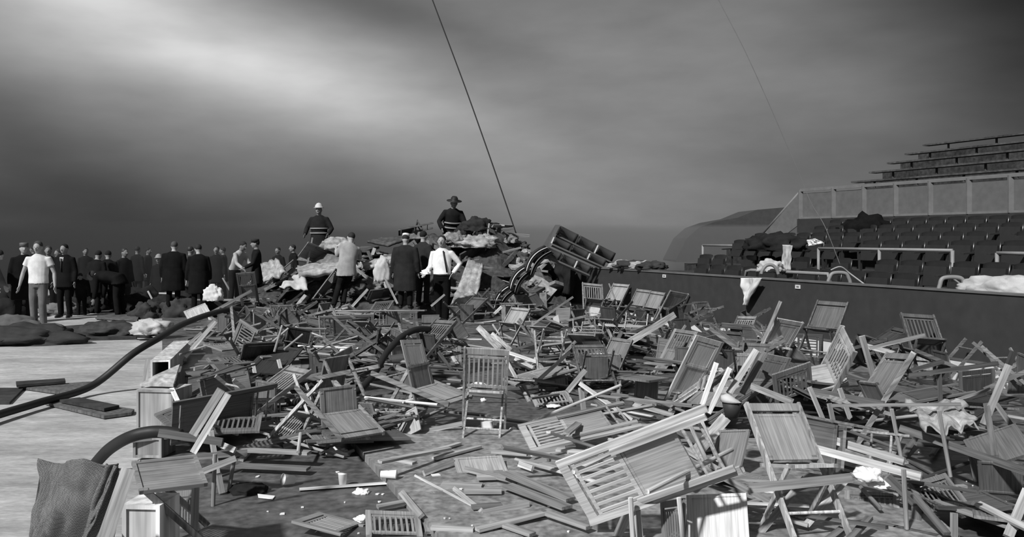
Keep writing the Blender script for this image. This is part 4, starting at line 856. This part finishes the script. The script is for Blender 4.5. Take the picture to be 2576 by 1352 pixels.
# upended bank of arena seats
gloss=mat('seat_gloss',.06,.22,'plain',spec=.7); edge_m=grey(.55,.4)
def seatbank(name,label,A,B,up,n,w,cat='seat'):
    d=(B-A); L=d.length; d.normalize(); r=empty(name,A,label,cat); up=Vector(up); up=(up-d*up.dot(d)).normalized(); nn=d.cross(up)
    for i in range(n):
        a=d*(L*(i+.04)/n); b=d*(L*(i+.96)/n); mb=MB(); vs=[]; k=8
        for j in range(k+1):
            t=j/k; p=a+(b-a)*t; c=nn*(-.05*(1-(2*t-1)**2))
            for u in (0,w): vs+= [p+c+up*u, p+c+up*u+nn*.02]
        fs=[]
        for j in range(k): q=4*j; fs+=[(q,q+4,q+6,q+2),(q+1,q+3,q+7,q+5),(q+2,q+6,q+7,q+3),(q,q+1,q+5,q+4)]
        fs+=[(0,2,3,1),(4*k,4*k+1,4*k+3,4*k+2)]; mb.add(vs,fs); link('backrest',mb.mesh('bank_back',True),gloss,r)
        mb=MB(); mb.bar(d*(L*i/n)+nn*.02,d*(L*i/n)+nn*.02+up*w*.9,.03,.05); link('bracket',mb.mesh('bank_bracket'),edge_m if i%2==0 else iron,r)
    mb=MB(); mb.bar(nn*.06+up*(-.03),d*L+nn*.06+up*(-.03),.05,.05); link('rail',mb.mesh('bank_rail'),grey(.12,.5),r)
    return r
seatbank('seat_bank','topmost row of the upended bank of glossy dark arena seats above the barrier end',atY(1398,590,19.2),atY(1540,660,19.9),(0.2,-.1,1),3,.22)
seatbank('seat_bank','middle row of the upended bank of glossy dark arena seats above the barrier end',atY(1386,612,19.0),atY(1520,672,19.6),(0.2,-.1,1),3,.16)
seatbank('seat_bank','lowest row of the upended bank of glossy dark arena seats above the barrier end',atY(1368,640,18.9),atY(1480,690,19.4),(0.2,-.1,1),3,.18)
mb=MB(); q=pq([(1398,566,0),(1410,566,0),(1372,640,-.2),(1355,636,-.2)],19.1); mb.add([v for v in q]+[v+Vector((0,.3,0)) for v in q],[(0,1,2,3),(7,6,5,4),(0,4,5,1),(1,5,6,2),(2,6,7,3),(3,7,4,0)]); lobj('end_plate',mb,grey(.07,.5),label='dark end plate standing at the left end of the upended seat bank',cat='plate')
# striped chain of seat backs
def striped(i,x0,y0,x1,y1,Y,label):
    A=atY(x0,y0,Y);B=atY(x1,y1,Y-.15); r=empty('striped_seat_back',A,label,'seat'); d=B-A; nrm=Vector((-d.z,0,d.x)).normalized()
    if nrm.z<0: nrm=-nrm
    def arc(off,h,t,name,m,yy):
        mb=MB(); vs=[]; k=10
        for j in range(k+1):
            s=j/k; c=nrm*(h*(1-(2*s-1)**2)+off)
            p=d*s+c
            for dy in (yy,yy+.34): vs+=[p+Vector((0,dy,0)),p+nrm*t+Vector((0,dy,0))]
        fs=[]
        for j in range(k): q=4*j; fs+=[(q,q+4,q+5,q+1),(q+2,q+3,q+7,q+6),(q+1,q+5,q+7,q+3),(q,q+2,q+6,q+4)]
        fs+=[(0,1,3,2),(4*k,4*k+2,4*k+3,4*k+1)]; mb.add(vs,fs); link(name,mb.mesh(name,True),m,r)
    arc(0,.10,.05,'cushion',grey(.015,.6),0); arc(.052,.10,.022,'white_edge',edge_m,-.02); arc(.078,.10,.05,'backrest',grey(.015,.6),.0); arc(-.06,.09,.012,'light_edge',grey(.25,.5),-.02); arc(-.13,.08,.065,'seat_pan',grey(.03,.6),.02)
for i,(a,lab) in enumerate([((1382,628,1330,688),'topmost'),((1338,674,1290,732),'second'),((1296,722,1250,780),'lowest')]):
    striped(i,*a,18.6,'%s of the three curved pale-edged seat backs chained down left of the barrier'%lab)
stick('w',1262,772,.5,1238,795,'y',0,.8,'short pale board at the foot of the striped seat backs')
stick('f',1405,655,.8,1372,703,'y',-.1,.75,'pale slat right of the striped seat backs')

# ---------------- people ----------------
skin=mat('skin',.34,.6); skin2=mat('skin_dim_far',.24,.7);  # far people's skin painted darker in place of dimmer light
def person(label,x,yf,Y,h=1.75,yaw=0,lean=0,side=0,larm=None,rarm=None,lleg=None,rleg=None,top=None,bottom=.03,hair=.02,head=(0,0),hat=None,near=False,z=None,build=1.,extras=()):
    p=atY(x,yf,Y) if z is None else Vector(((x-CX)/F*Y,Y,z)); s=h/1.75; vx=.012 if near else .02
    hipz=.92; LR=Matrix.Rotation(R(lean),3,'X')@Matrix.Rotation(R(side),3,'Y')
    def U(v):
        v=Vector(v)
        if v.z<=hipz: return v
        o=Vector((0,0,hipz)); return o+LR@(v-o)
    def limb(sh,a): e=sh+Vector(a[0])*1.; return e,e+Vector(a[1])
    sL=U((.168*build,0,1.385)); sR=U((-.168*build,0,1.385))
    larm=larm or ((.06,.02,-.29),(.02,-.06,-.25)); rarm=rarm or ((-.06,.02,-.29),(-.02,-.06,-.25))
    eL,wL=limb(sL,larm); eR,wR=limb(sR,rarm)
    lleg=lleg or ((.10,-.02,.49),(.11,.03,.08)); rleg=rleg or ((-.10,-.02,.49),(-.11,.03,.08))
    body=MB(); T=[(U((0,0,.90)),(.12,.09)),(U((0,0,1.1)),(.12,.085)),(U((0,0,1.3)),(.14,.09)),(U((0,0,1.39)),(.11,.075)),(U((0,0,1.46)),(.06,.06)),(U((0,-.01,1.56)),(.052,.056))]
    body.tube([t[0] for t in T],[t[1] for t in T],14)
    hc=U((0,-.03,1.615)); HM=(LR@Matrix.Rotation(R(head[1]),3,'Z')@Matrix.Rotation(R(head[0]),3,'X')) if lean<50 else Matrix.Rotation(R(head[0]),3,'X')
    def hp(v): return hc+HM@Vector(v)
    body.ball(hc,(.078,.096,.112),16,12,HM); body.ball(hp((0,-.03,-.055)),(.052,.055,.055),12,8,HM)
    body.ball(hp((0,-.104,-.012)),(.013,.018,.024),8,6,HM)
    for q in (-1,1): body.ball(hp((q*.08,.005,-.005)),(.012,.02,.03),8,6,HM)
    for (sh,e,w) in ((sL,eL,wL),(sR,eR,wR)):
        body.tube([sh,(sh+e)/2,e,(e*.65+w*.35),w],[.05,.045,.036,.038,.025],10)
        f=(w-e).normalized(); sd=Vector((0,1,0)) if abs(f.y)<.8 else Vector((1,0,0)); sd=(sd-f*sd.dot(f)).normalized(); nn=f.cross(sd)
        body.tube([w,w+f*.04,w+f*.09],[(.026,.018),(.040,.017),(.040,.014)],10,side=sd)
        for k,(o,l) in enumerate(((-.03,.06),(-.01,.075),(.01,.07),(.03,.055))):
            b=w+f*.085+sd*o; cu=nn*(.012 if sh is sL else -.012); body.tube([b,b+f*l*.5+cu*.4,b+f*l+cu*1.6],[.0095,.009,.008],7)
        body.tube([w+f*.03-sd*.03,w+f*.06-sd*.055,w+f*.085-sd*.06],[.012,.011,.009],7)
    for q,(kn,an) in ((1,lleg),(-1,rleg)):
        body.tube([(q*.09,0,.90),kn,Vector(an)+Vector((0,0,.03))],[.08,.055,.038],10)
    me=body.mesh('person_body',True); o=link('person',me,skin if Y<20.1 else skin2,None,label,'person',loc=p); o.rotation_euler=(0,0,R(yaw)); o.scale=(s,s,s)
    def rm(o,v,it=3):
        m=o.modifiers.new('r','REMESH'); m.mode='VOXEL'; m.voxel_size=v; m.use_smooth_shade=True
        m=o.modifiers.new('s','SMOOTH'); m.iterations=it; m.factor=.5
    rm(o,.008 if near else .013,2)
    def part(name,mb,m,rem=True,v=None): q=link(name,mb.mesh(name,True),m,o); (rm(q,v or vx) if rem else None); return q
    # trousers
    bt=MB(); bm=grey(bottom,.9,'cloth') if isinstance(bottom,float) else bottom
    bt.tube([(0,0,1.0),(0,0,.9),(0,0,.82)],[(.15*build,.105),(.17*build,.12),(.15*build,.11)],14)
    for q,(kn,an) in ((1,lleg),(-1,rleg)):
        an=Vector(an); bt.tube([(q*.085,0,.88),Vector((q*.09,0,.75))*.6+Vector(kn)*.4,kn,(Vector(kn)+an)/2,an],[(.095,.1),(.088,.092),(.072,.076),(.068,.074),(.062,.07)],12)
        sh=MB(); sh.tube([an+Vector((0,.05,-.03)),an+Vector((0,-.02,-.025)),an+Vector((q*.02,-.13,-.045)),an+Vector((q*.03,-.19,-.055))],[.038,.045,.042,.025],10); part('shoe',sh,grey(.012,.4),v=.012)
    part('trousers',bt,bm)
    if top:
        kind,v,hem,slv=top; tm=grey(v,.9,'cloth',bump=.3); mb=MB(); k=1.0 if kind in('tee','shirt') else 1.12; k*=build
        flare=[] 
        zs=[(1.485,.062,.062),(1.455,.10,.075),(1.415,.145,.092),(1.35,.178,.108),(1.2,.178,.115),(1.06,.165,.11),(.94,.175,.12)]
        if hem<.9: zs+= [(.82,.185,.13),(hem,.20,.14)]
        else: zs[-1]=(hem,.17,.12)
        pts=[U((0,0,z)) if z>hipz else Vector((0,(-.0 if lean<20 else .02),z)) for z,_,_ in zs]
        mb.tube(pts,[(a*k,b*k) for _,a,b in zs],18)
        for q,sh,e,w in ((1,sL,eL,wL),(-1,sR,eR,wR)):
            inn=sh-LR@Vector((q*.07,0,.01)); r0=.056*k; r1=.047*k
            if slv=='short': mb.tube([inn,sh,sh*.5+e*.5],[r0,r0*1.08,.062*k],12)
            else: mb.tube([inn,sh,(sh+e)/2,e,(e+w)/2,w],[r0,r0,.056*k,r1*1.05,r1,.038*k],12)
        part({'tee':'t_shirt','shirt':'shirt','coat':'coat','jacket':'jacket'}[kind],mb,tm)
        if 'stripe' in extras:
            for zz in (1.12,1.0): sb=MB(); sb.tube([U((0,0,zz)),U((0,0,zz+.035))],[(.19*k,.135*k)]*2,20); part('reflective_stripe',sb,grey(.22,.5),False)
        if 'tie' in extras:
            sb=MB(); sb.bar(U((0,-.118,1.41)),U((.02,-.135,1.05)),.055,.012,(1,0,0)); part('tie',sb,grey(.02),False)
        if 'strap' in extras:
            sb=MB(); sb.bar(U((.05,-.115,1.43)),U((.13,-.13,1.0)),.03,.012,(1,0,0)); part('tie',sb,grey(.02),False)
        if 'shirtfront' in extras:
            sb=MB(); sb.add([U((-.05,-.128,1.43)),U((.05,-.128,1.43)),U((.0,-.145,1.12))]+[U((-.05,-.11,1.43)),U((.05,-.11,1.43)),U((.0,-.12,1.12))],[(0,2,1),(3,4,5),(0,1,4,3),(1,2,5,4),(2,0,3,5)]); part('shirt_front',sb,grey(.4),False)
            sb=MB(); sb.bar(U((0,-.150,1.40)),U((0,-.16,1.10)),.03,.008,(1,0,0)); part('tie',sb,grey(.02),False)
        if 'collar' in extras: sb=MB(); sb.tube([U((0,0,1.45)),U((0,-.005,1.485))],[(.085,.08),(.07,.07)],16); part('collar',sb,grey(.45),False)
        if 'belt' in extras: sb=MB(); sb.tube([(0,0,.935),(0,0,.965)],[(.178,.127)]*2,20); part('belt',sb,grey(.015,.4),False)
    if hair is not None:
        hb=MB(); hb.ball(hp((0,.018,.036)),(.086,.096,.096),14,10,HM); part('hair',hb,grey(hair,.9),v=.014)
    if near:
        for q in (-1,1): eb=MB(); eb.ball(hp((q*.028,-.088,.012)),.0075,8,6); part('eye',eb,grey(.05,.5),False)
        eb=MB(); eb.ball(hp((0,-.088,-.052)),(.024,.007,.006),8,6); part('mouth',eb,grey(.09,.6),False)
    if hat:
        hb=MB()
        ks={'brim':[(0,.185,.175),(.008,.185,.175),(.012,.09,.10),(.07,.085,.095),(.11,.06,.07)],'helmet':[(0,.13,.16),(.008,.13,.16),(.015,.10,.12),(.07,.09,.10),(.12,.05,.055),(.135,.01,.01)],'cap':[(-.01,.088,.10),(.04,.088,.10),(.07,.09,.10),(.08,.05,.06)]}[hat[0]]
        hb.tube([hp((0,0,.055+a)) for a,_,_ in ks],[(b,c) for _,b,c in ks],18,side=HM@Vector((1,0,0))); part('hat',hb,grey(hat[1],.6),False)
    return o
person('man in a white T-shirt and grey trousers walking towards the camera at left',97,828,17.4,1.76,yaw=4,top=('tee',.62,.90,'short'),bottom=.13,hair=.05,near=True,head=(6,0),build=1.12,
       larm=((.10,.03,-.28),(.03,-.04,-.26)),rarm=((-.12,.03,-.27),(-.06,-.02,-.26)),lleg=((.10,-.06,.49),(.11,-.02,.08)),rleg=((-.10,.0,.49),(-.10,.06,.08)))
person('man in white shirt, dark tie and black trousers standing before the mound, hand on hip',1112,812,18.6,1.87,yaw=-8,top=('shirt',.75,.96,'long'),bottom=.008,hair=.02,near=True,build=1.08,extras=('strap','belt'),head=(-4,0),
       larm=((.17,.06,-.22),(-.12,-.10,-.18)),rarm=((-.05,-.02,-.27),(-.05,-.20,-.12)),lleg=((.09,-.0,.49),(.07,.03,.08)),rleg=((-.08,-.0,.49),(-.06,.03,.08)))
lump('white_gloves',atY(1072,690,18.2),(.10,.07,.08),pap,'white papers held at the hip by the man with the tie','paper',seed=51,amp=.4,sub=4)
person('hatted firefighter in dark turnout coat bending on the summit of the mound',1136,676,22.6,1.86,z=1.02,yaw=10,lean=16,side=3,top=('coat',.016,.6,'long'),bottom=.015,hat=('brim',.015),hair=None,extras=('stripe',),build=1.1,
       larm=((.10,-.04,-.27),(.02,-.06,-.24)),rarm=((-.16,-.02,-.24),(.06,-.16,-.18)),lleg=((.13,-.08,.49),(.14,.0,.1)),rleg=((-.22,-.02,.52),(-.34,.1,.12)))
person('firefighter in a white helmet and striped dark coat standing on the left of the mound',803,690,23,1.78,z=.9,yaw=-6,top=('coat',.02,.6,'long'),bottom=.015,hat=('helmet',.5),hair=None,extras=('stripe',),build=1.15,
       larm=((.14,.0,-.26),(-.05,-.16,-.14)),rarm=((-.14,.0,-.26),(.02,-.18,-.14)))
person('man in a light grey jacket climbing the rubble, seen from behind',872,776,19.8,1.78,yaw=-150,lean=14,side=-14,top=('jacket',.33,.72,'long'),bottom=.012,hair=.02,build=1.08,
       larm=((.06,-.14,-.22),(-.05,-.22,.12)),rarm=((-.10,-.12,-.20),(.04,-.24,.08)),lleg=((.16,-.05,.50),(.34,.10,.08)),rleg=((-.02,-.14,.52),(.10,.05,.12)))
person('man in a long dark overcoat and white cap seen from behind before the mound',1020,778,19.2,1.66,yaw=172,top=('coat',.024,.42,'long'),bottom=.015,hat=('cap',.6),hair=.02,build=1.3,head=(20,0))
person('dark haired man in a dark shirt standing behind the man with the tie',1064,770,19.9,1.72,yaw=150,top=('shirt',.03,.9,'long'),bottom=.02,hair=.012,build=1.1)
person('stooping man in a white shirt facing right among the dark crowd',590,768,22.5,1.72,yaw=62,lean=24,top=('shirt',.42,.92,'long'),bottom=.015,hair=.02,larm=((.04,-.12,-.25),(.0,-.22,-.1)),rarm=((-.04,-.1,-.25),(.0,-.2,-.12)))
person('man in dark coat and cap facing the stooping man in the white shirt',645,775,21.5,1.70,yaw=-70,top=('coat',.014,.6,'long'),bottom=.01,hat=('cap',.02),larm=((.04,-.1,-.26),(0,-.2,-.1)))
person('man in a dark suit with white shirt front and tie behind the T-shirt man',163,800,20.2,1.72,yaw=-5,top=('jacket',.010,.72,'long'),bottom=.009,hair=.01,extras=('shirtfront',),build=1.12)
person('man in dark coat and hat just left behind the man in the white T-shirt',60,812,19.0,1.74,yaw=35,top=('coat',.009,.5,'long'),bottom=.009,hat=('cap',.10),build=1.15)
person('stooping man in a light jacket cut by the left edge of the picture',-62,815,18.3,1.72,yaw=100,lean=38,top=('jacket',.13,.75,'long'),bottom=.10,hair=.02,larm=((0,-.12,-.26),(0,-.1,-.24)),rarm=((0,-.1,-.26),(0,-.1,-.24)),build=1.1)
person('far bareheaded man showing above the right shoulder of the dark hatted man',122,790,23,1.80,yaw=20,top=('jacket',.012,.7,'long'),bottom=.01,hair=.05)
person('far fair-headed man just left of the suited man with the tie',148,790,24,1.79,yaw=-20,top=('jacket',.012,.7,'long'),bottom=.01,hair=.04)
person('dark coated man with a pale collar bowing his head, right of the suited man',236,795,21.5,1.64,yaw=170,lean=14,top=('coat',.013,.6,'long'),bottom=.01,hair=.01,extras=('collar',),build=1.15)
person('dark coated man bowing beside the one with the pale collar',268,790,22.0,1.62,yaw=190,lean=12,top=('coat',.011,.6,'long'),bottom=.01,hair=.01,build=1.1)
person('tall man in dark clothes turned left, behind the bending man',312,790,23,1.74,yaw=60,top=('jacket',.012,.7,'long'),bottom=.01,hair=.03)
person('man in dark clothes bending right down over the ice',300,800,20.5,1.74,yaw=-95,lean=82,top=('jacket',.010,.8,'long'),bottom=.01,hair=.02,head=(-20,0),larm=((0,-.0,-.28),(0,-.05,-.25)),rarm=((0,-.0,-.28),(0,-.05,-.25)),build=1.15)
person('man crouching low behind the heap of coats',205,800,20.8,1.15,yaw=20,lean=30,top=('jacket',.015,.75,'long'),bottom=.012,hair=.02,build=1.2)
person('broad man in black coat seen from behind, left of the pair by the tangle',436,782,20.0,1.60,yaw=185,top=('coat',.009,.5,'long'),bottom=.009,hair=.06,extras=('collar',),build=1.3,lean=6)
person('man in a black coat seen from behind, right one of the pair by the tangle',500,790,19.6,1.58,yaw=205,top=('coat',.010,.5,'long'),bottom=.009,hair=.02,build=1.15,lean=8)
person('man in a grey coat just behind the right one of the black coated pair',478,775,22.5,1.60,yaw=150,top=('coat',.05,.6,'long'),bottom=.012,hair=.03)
person('far man in a white helmet among the crowd left of the black coated pair',400,780,26,1.62,yaw=0,top=('coat',.012,.6,'long'),bottom=.01,hat=('helmet',.35),hair=None)
for x,Y,h,lab in ((345,26,1.60,'faint dark figure far behind, right of the tall man turned left'),(372,27,1.55,'faint dark figure far behind, next to the white helmet'),(545,25,1.62,'faint dark figure left of the stooping man in white'),(562,26,1.58,'faint dark figure directly behind the stooping man in white'),(700,26,1.58,'faint figure right of the man in cap, partly behind the mound'),(738,25.5,1.66,'faint figure left of the helmeted firefighter, behind the mound'),(85,26,1.62,'faint figure far behind the right shoulder of the T-shirt man'),(215,25.5,1.56,'faint figure far behind the man with the pale collar')):
    person(lab,x,0,Y,h,z=-.03,yaw=(x*37)%360,top=('coat',.014,.6,'long'),bottom=.012,hair=.02)

# ---------------- the rest of the wreckage: more chairs, boards and sticks ----------------
rng=random.Random(77); LOOSE=[]
ZN=[ # name, pixel box, count chairs, boards, sticks, tone range, height range, description, avoid
 ('left',(400,800,780,1000),26,14,60,(.1,.45),(.0,.42),'in the dark tangle between the ice and the middle hose'),
 ('mid',(780,800,1210,1005),24,16,60,(.2,.5),(.0,.38),'in the tangle around and left of the middle hose'),
 ('rear',(620,735,1290,800),22,14,40,(.15,.5),(.0,.45),'at the foot of the rubble mound behind the men'),
 ('ctr',(1230,800,1560,1000),20,12,36,(.2,.55),(.0,.35),'between the standing chair and the slanting planks'),
 ('bar',(1480,830,1960,985),28,14,40,(.15,.5),(.0,.45),'in the heap in front of the row along the barrier'),
 ('right',(1880,880,2560,1110),26,14,44,(.1,.45),(.0,.45),'in the right heap below the barrier'),
 ('front',(1420,985,2040,1240),16,12,26,(.25,.6),(.0,.30),'under the large folded chair in the foreground'),
 ('frontr',(2030,1090,2570,1340),14,10,26,(.1,.45),(.0,.22),'in the lower right corner of the heap'),
 ('floor',(520,1000,1160,1115),12,8,22,(.3,.6),(.0,.2),'on the near edge of the left heap by the bare floor'),
 ('base',(1060,1120,1500,1345),4,3,16,(.4,.65),(.0,.03),'lying flat on the plywood in the bottom centre'),
 ('fl',(430,1000,600,1120),6,3,12,(.25,.5),(.05,.3),'behind the big drilled stiles at lower left'),
]
def rq(flat):
    q=Quaternion((0,0,1),rng.uniform(0,6.283))
    if rng.random()<flat: return q@Quaternion((1,0,0),R(rng.choice((-90,90))+rng.uniform(-14,14)))@Quaternion((0,1,0),R(rng.uniform(-8,8)))
    return q@Quaternion((1,0,0),R(rng.uniform(-80,80)))@Quaternion((0,1,0),R(rng.choice((0,90,-90,0,45))+rng.uniform(-25,25)))
AV=[(880,930,1010,1010),(340,820,465,1100),(1075,760,1155,835),(1455,755,1565,806),(2240,870,2500,940),(1140,860,1320,1115),(1870,1100,2150,1352),(1420,1150,1860,1330),(1000,1090,1310,1190),(1870,1000,2010,1100),(2000,1060,2400,1320),(1290,1045,1620,1150),(1100,1120,1300,1345)]
ext={'O':[(-.2,-.2,0),(.2,-.2,0),(-.2,.2,.84),(.2,.2,.84),(-.165,.25,0),(.165,.25,0)],'F':[(-.2,0,0),(.2,0,0),(-.2,0,.93),(.2,0,.93)],'S':[(-.19,0,0),(.19,0,0),(-.19,0,.36),(.19,0,.36)],'K':[(-.2,0,0),(.2,0,0),(-.2,0,.4),(.2,0,.4)]}
for name,(x0,y0,x1,y1),nc,nb,ns,(t0,t1),(h0,h1),desc in ZN:
    flat=.92 if name in('base','floor') else .6
    for i in range(nc+nb):
        x=rng.uniform(x0,x1); y=rng.uniform(y0,y1)
        if any(a<x<c and b<y<d for a,b,c,d in AV): continue
        k=(rng.choice('OOFF') if i<nc else rng.choice('SK'))
        if k=='O' and name in('base','front','frontr'): k='F'
        q=rq(flat if k!='O' else .45); h=rng.uniform(h0,h1)*(.5 if i<nc else 1)
        c=at(x,y,h); P=[q@Vector(e) for e in ext[k]]; cen=sum(P,Vector())/len(P); mz=min(p.z for p in P); mxz=max(p.z for p in P)
        lim=.62 if y<930 else .45
        if mxz-mz+h>lim+.15: q=rq(1.0); P=[q@Vector(e) for e in ext[k]]; cen=sum(P,Vector())/len(P); mz=min(p.z for p in P)
        loc=Vector((c.x-cen.x,c.y-cen.y,h-mz+.012))
        if loc.x+cen.x>wX(loc.y+cen.y,-.55): 
            sh=loc.x+cen.x-wX(loc.y+cen.y,-.55); loc.x-=sh
        what={'O':'broken-down folding chair','F':'folded wooden chair','S':'loose framed board','K':'torn-off chair back'}[k]
        chair(k+rng.choice('sp'),rng.uniform(t0,t1),loc,q,rng.uniform(.9,1.0),what+' jumbled '+desc,group=what+'s '+desc)
    for i in range(ns):
        x=rng.uniform(x0,x1); y=rng.uniform(y0,y1); L=rng.choice((.42,.6,.85,.93))
        if any(a<x<c and b<y<d for a,b,c,d in AV[:6]+AV[9:10]): continue
        h=rng.uniform(h0,h1)+.01
        A=at(x,y,h); a=rng.uniform(0,6.283); el=rng.gauss(0,.18) if name!='base' else 0
        d=Vector((math.cos(a)*math.cos(el),math.sin(a)*math.cos(el),math.sin(el))); B=A+d*L
        B.z=max(B.z,.015)
        if y>790 and min((q.x/q.y)*F+CX for q in (A,B))<(400 if y<900 else 425): continue
        if max(A.x-wX(A.y,-.15),B.x-wX(B.y,-.15))>0: continue
        kd=rng.choice('dffffw'); w,t=DIM[kd]; L=(B-A).length
        mb=MB()
        if kd=='d': mb.tube([(0,0,-L/2),(0,0,L/2)],w/2,8)
        else: mb.bar((0,0,-L/2),(0,0,L/2),w,t,(1,0,0))
        n,c=CATS[kd]; o=bpy.data.objects.new(n,mb.mesh(n)); C.objects.link(o); o.data.materials.append(wood(rng.uniform(t0,t1)+.12))
        what={'d':'thin round rung','f':'loose chair stile','w':'short plank'}[kd]
        tag(o,what+' lying '+desc,c,what+'s '+desc); d=(B-A).normalized(); LOOSE.append(o); side=d.cross(Vector((rng.uniform(-.4,.4),rng.uniform(-.4,.4),1))).normalized()
        o.matrix_world=Matrix.Translation((A+B)/2)@Matrix((side,d.cross(side),d)).transposed().to_4x4()
# boards, slabs and chairs strewn over the mound
for i in range(34):
    X=rng.uniform(-6.3,1.0); Y=rng.uniform(19.6,22.0); z=mound(X,Y)+.06; k=rng.choice('OFSSKK'); q=rq(.4)
    if k=='O' and X<-2.5: k='F'
    chair(k+rng.choice('sp'),rng.uniform(.15,.5),(X,Y-.1,max(z,.05)),q,.95,{'O':'chair','F':'folded chair','S':'seat board','K':'chair back'}[k]+' half buried in the front slope of the rubble mound',group='chair pieces in the mound %s'%k)
for i in range(46):
    X=rng.uniform(-6.6,1.4); Y=rng.uniform(19.5,21.9); z=mound(X,Y)+.03; a,b=rng.uniform(.15,.55),rng.uniform(.12,.35); M=(Matrix.Translation((X,Y,z))@Matrix.Rotation(rng.uniform(0,6),4,'Z')@Matrix.Rotation(rng.gauss(0,.5),4,'X')@Matrix.Rotation(rng.gauss(0,.4),4,'Y'))
    mb=MB(); t=rng.uniform(.02,.09); mb.box((-a/1,-b,-t/2),(a/1,b,t/2)); o=link('broken_slab',mb.mesh('broken_slab'),rng.choice(slab_m),None,'broken slab wedged in the front slope of the rubble mound','slab','broken slabs in the mound'); o.matrix_world=M
for i in range(60):
    X=rng.uniform(-6.8,1.6); Y=rng.uniform(19.3,22.0); z=mound(X,Y)+.08; L=rng.uniform(.4,1.3); d=Vector((rng.gauss(0,1),rng.gauss(0,.5),rng.gauss(0,.45))).normalized()
    if X>wX(Y,-.8): continue
    mb=MB(); w=rng.choice((.03,.045,.08)); mb.bar((0,0,-L/2),(0,0,L/2),w,.022,(1,0,0)); o=bpy.data.objects.new('timber',mb.mesh('timber')); C.objects.link(o); o.data.materials.append(wood(rng.uniform(.2,.65)))
    side=d.cross(Vector((0,1,.3))).normalized(); o.matrix_world=Matrix.Translation((X,Y,z))@Matrix((side,d.cross(side),d)).transposed().to_4x4(); tag(o,'thin timber sticking out of the front slope of the rubble mound','timber','timbers in the mound')
bpy.context.view_layer.update()
dg=bpy.context.evaluated_depsgraph_get()
def settle(objs,top=.6):
    mv=[]
    for o in objs:
        d=max(o.data.vertices,key=lambda v:v.co.length).co.length; g=9
        for t in (-.95,-.6,-.3,0,.3,.6,.95):
            p=o.matrix_world@Vector((0,0,d*t)); k,loc,_,_,ob,_=S.ray_cast(dg,p+Vector((0,0,-.035)),Vector((0,0,-1)),distance=3)
            if k: g=min(g,p.z-.03-loc.z)
        if .03<g<top: mv.append((o,g-.005))
    for o,g in mv: o.location.z-=g
settle(LOOSE)
for me in [m for m in bpy.data.meshes if m.users==0]: bpy.data.meshes.remove(me)
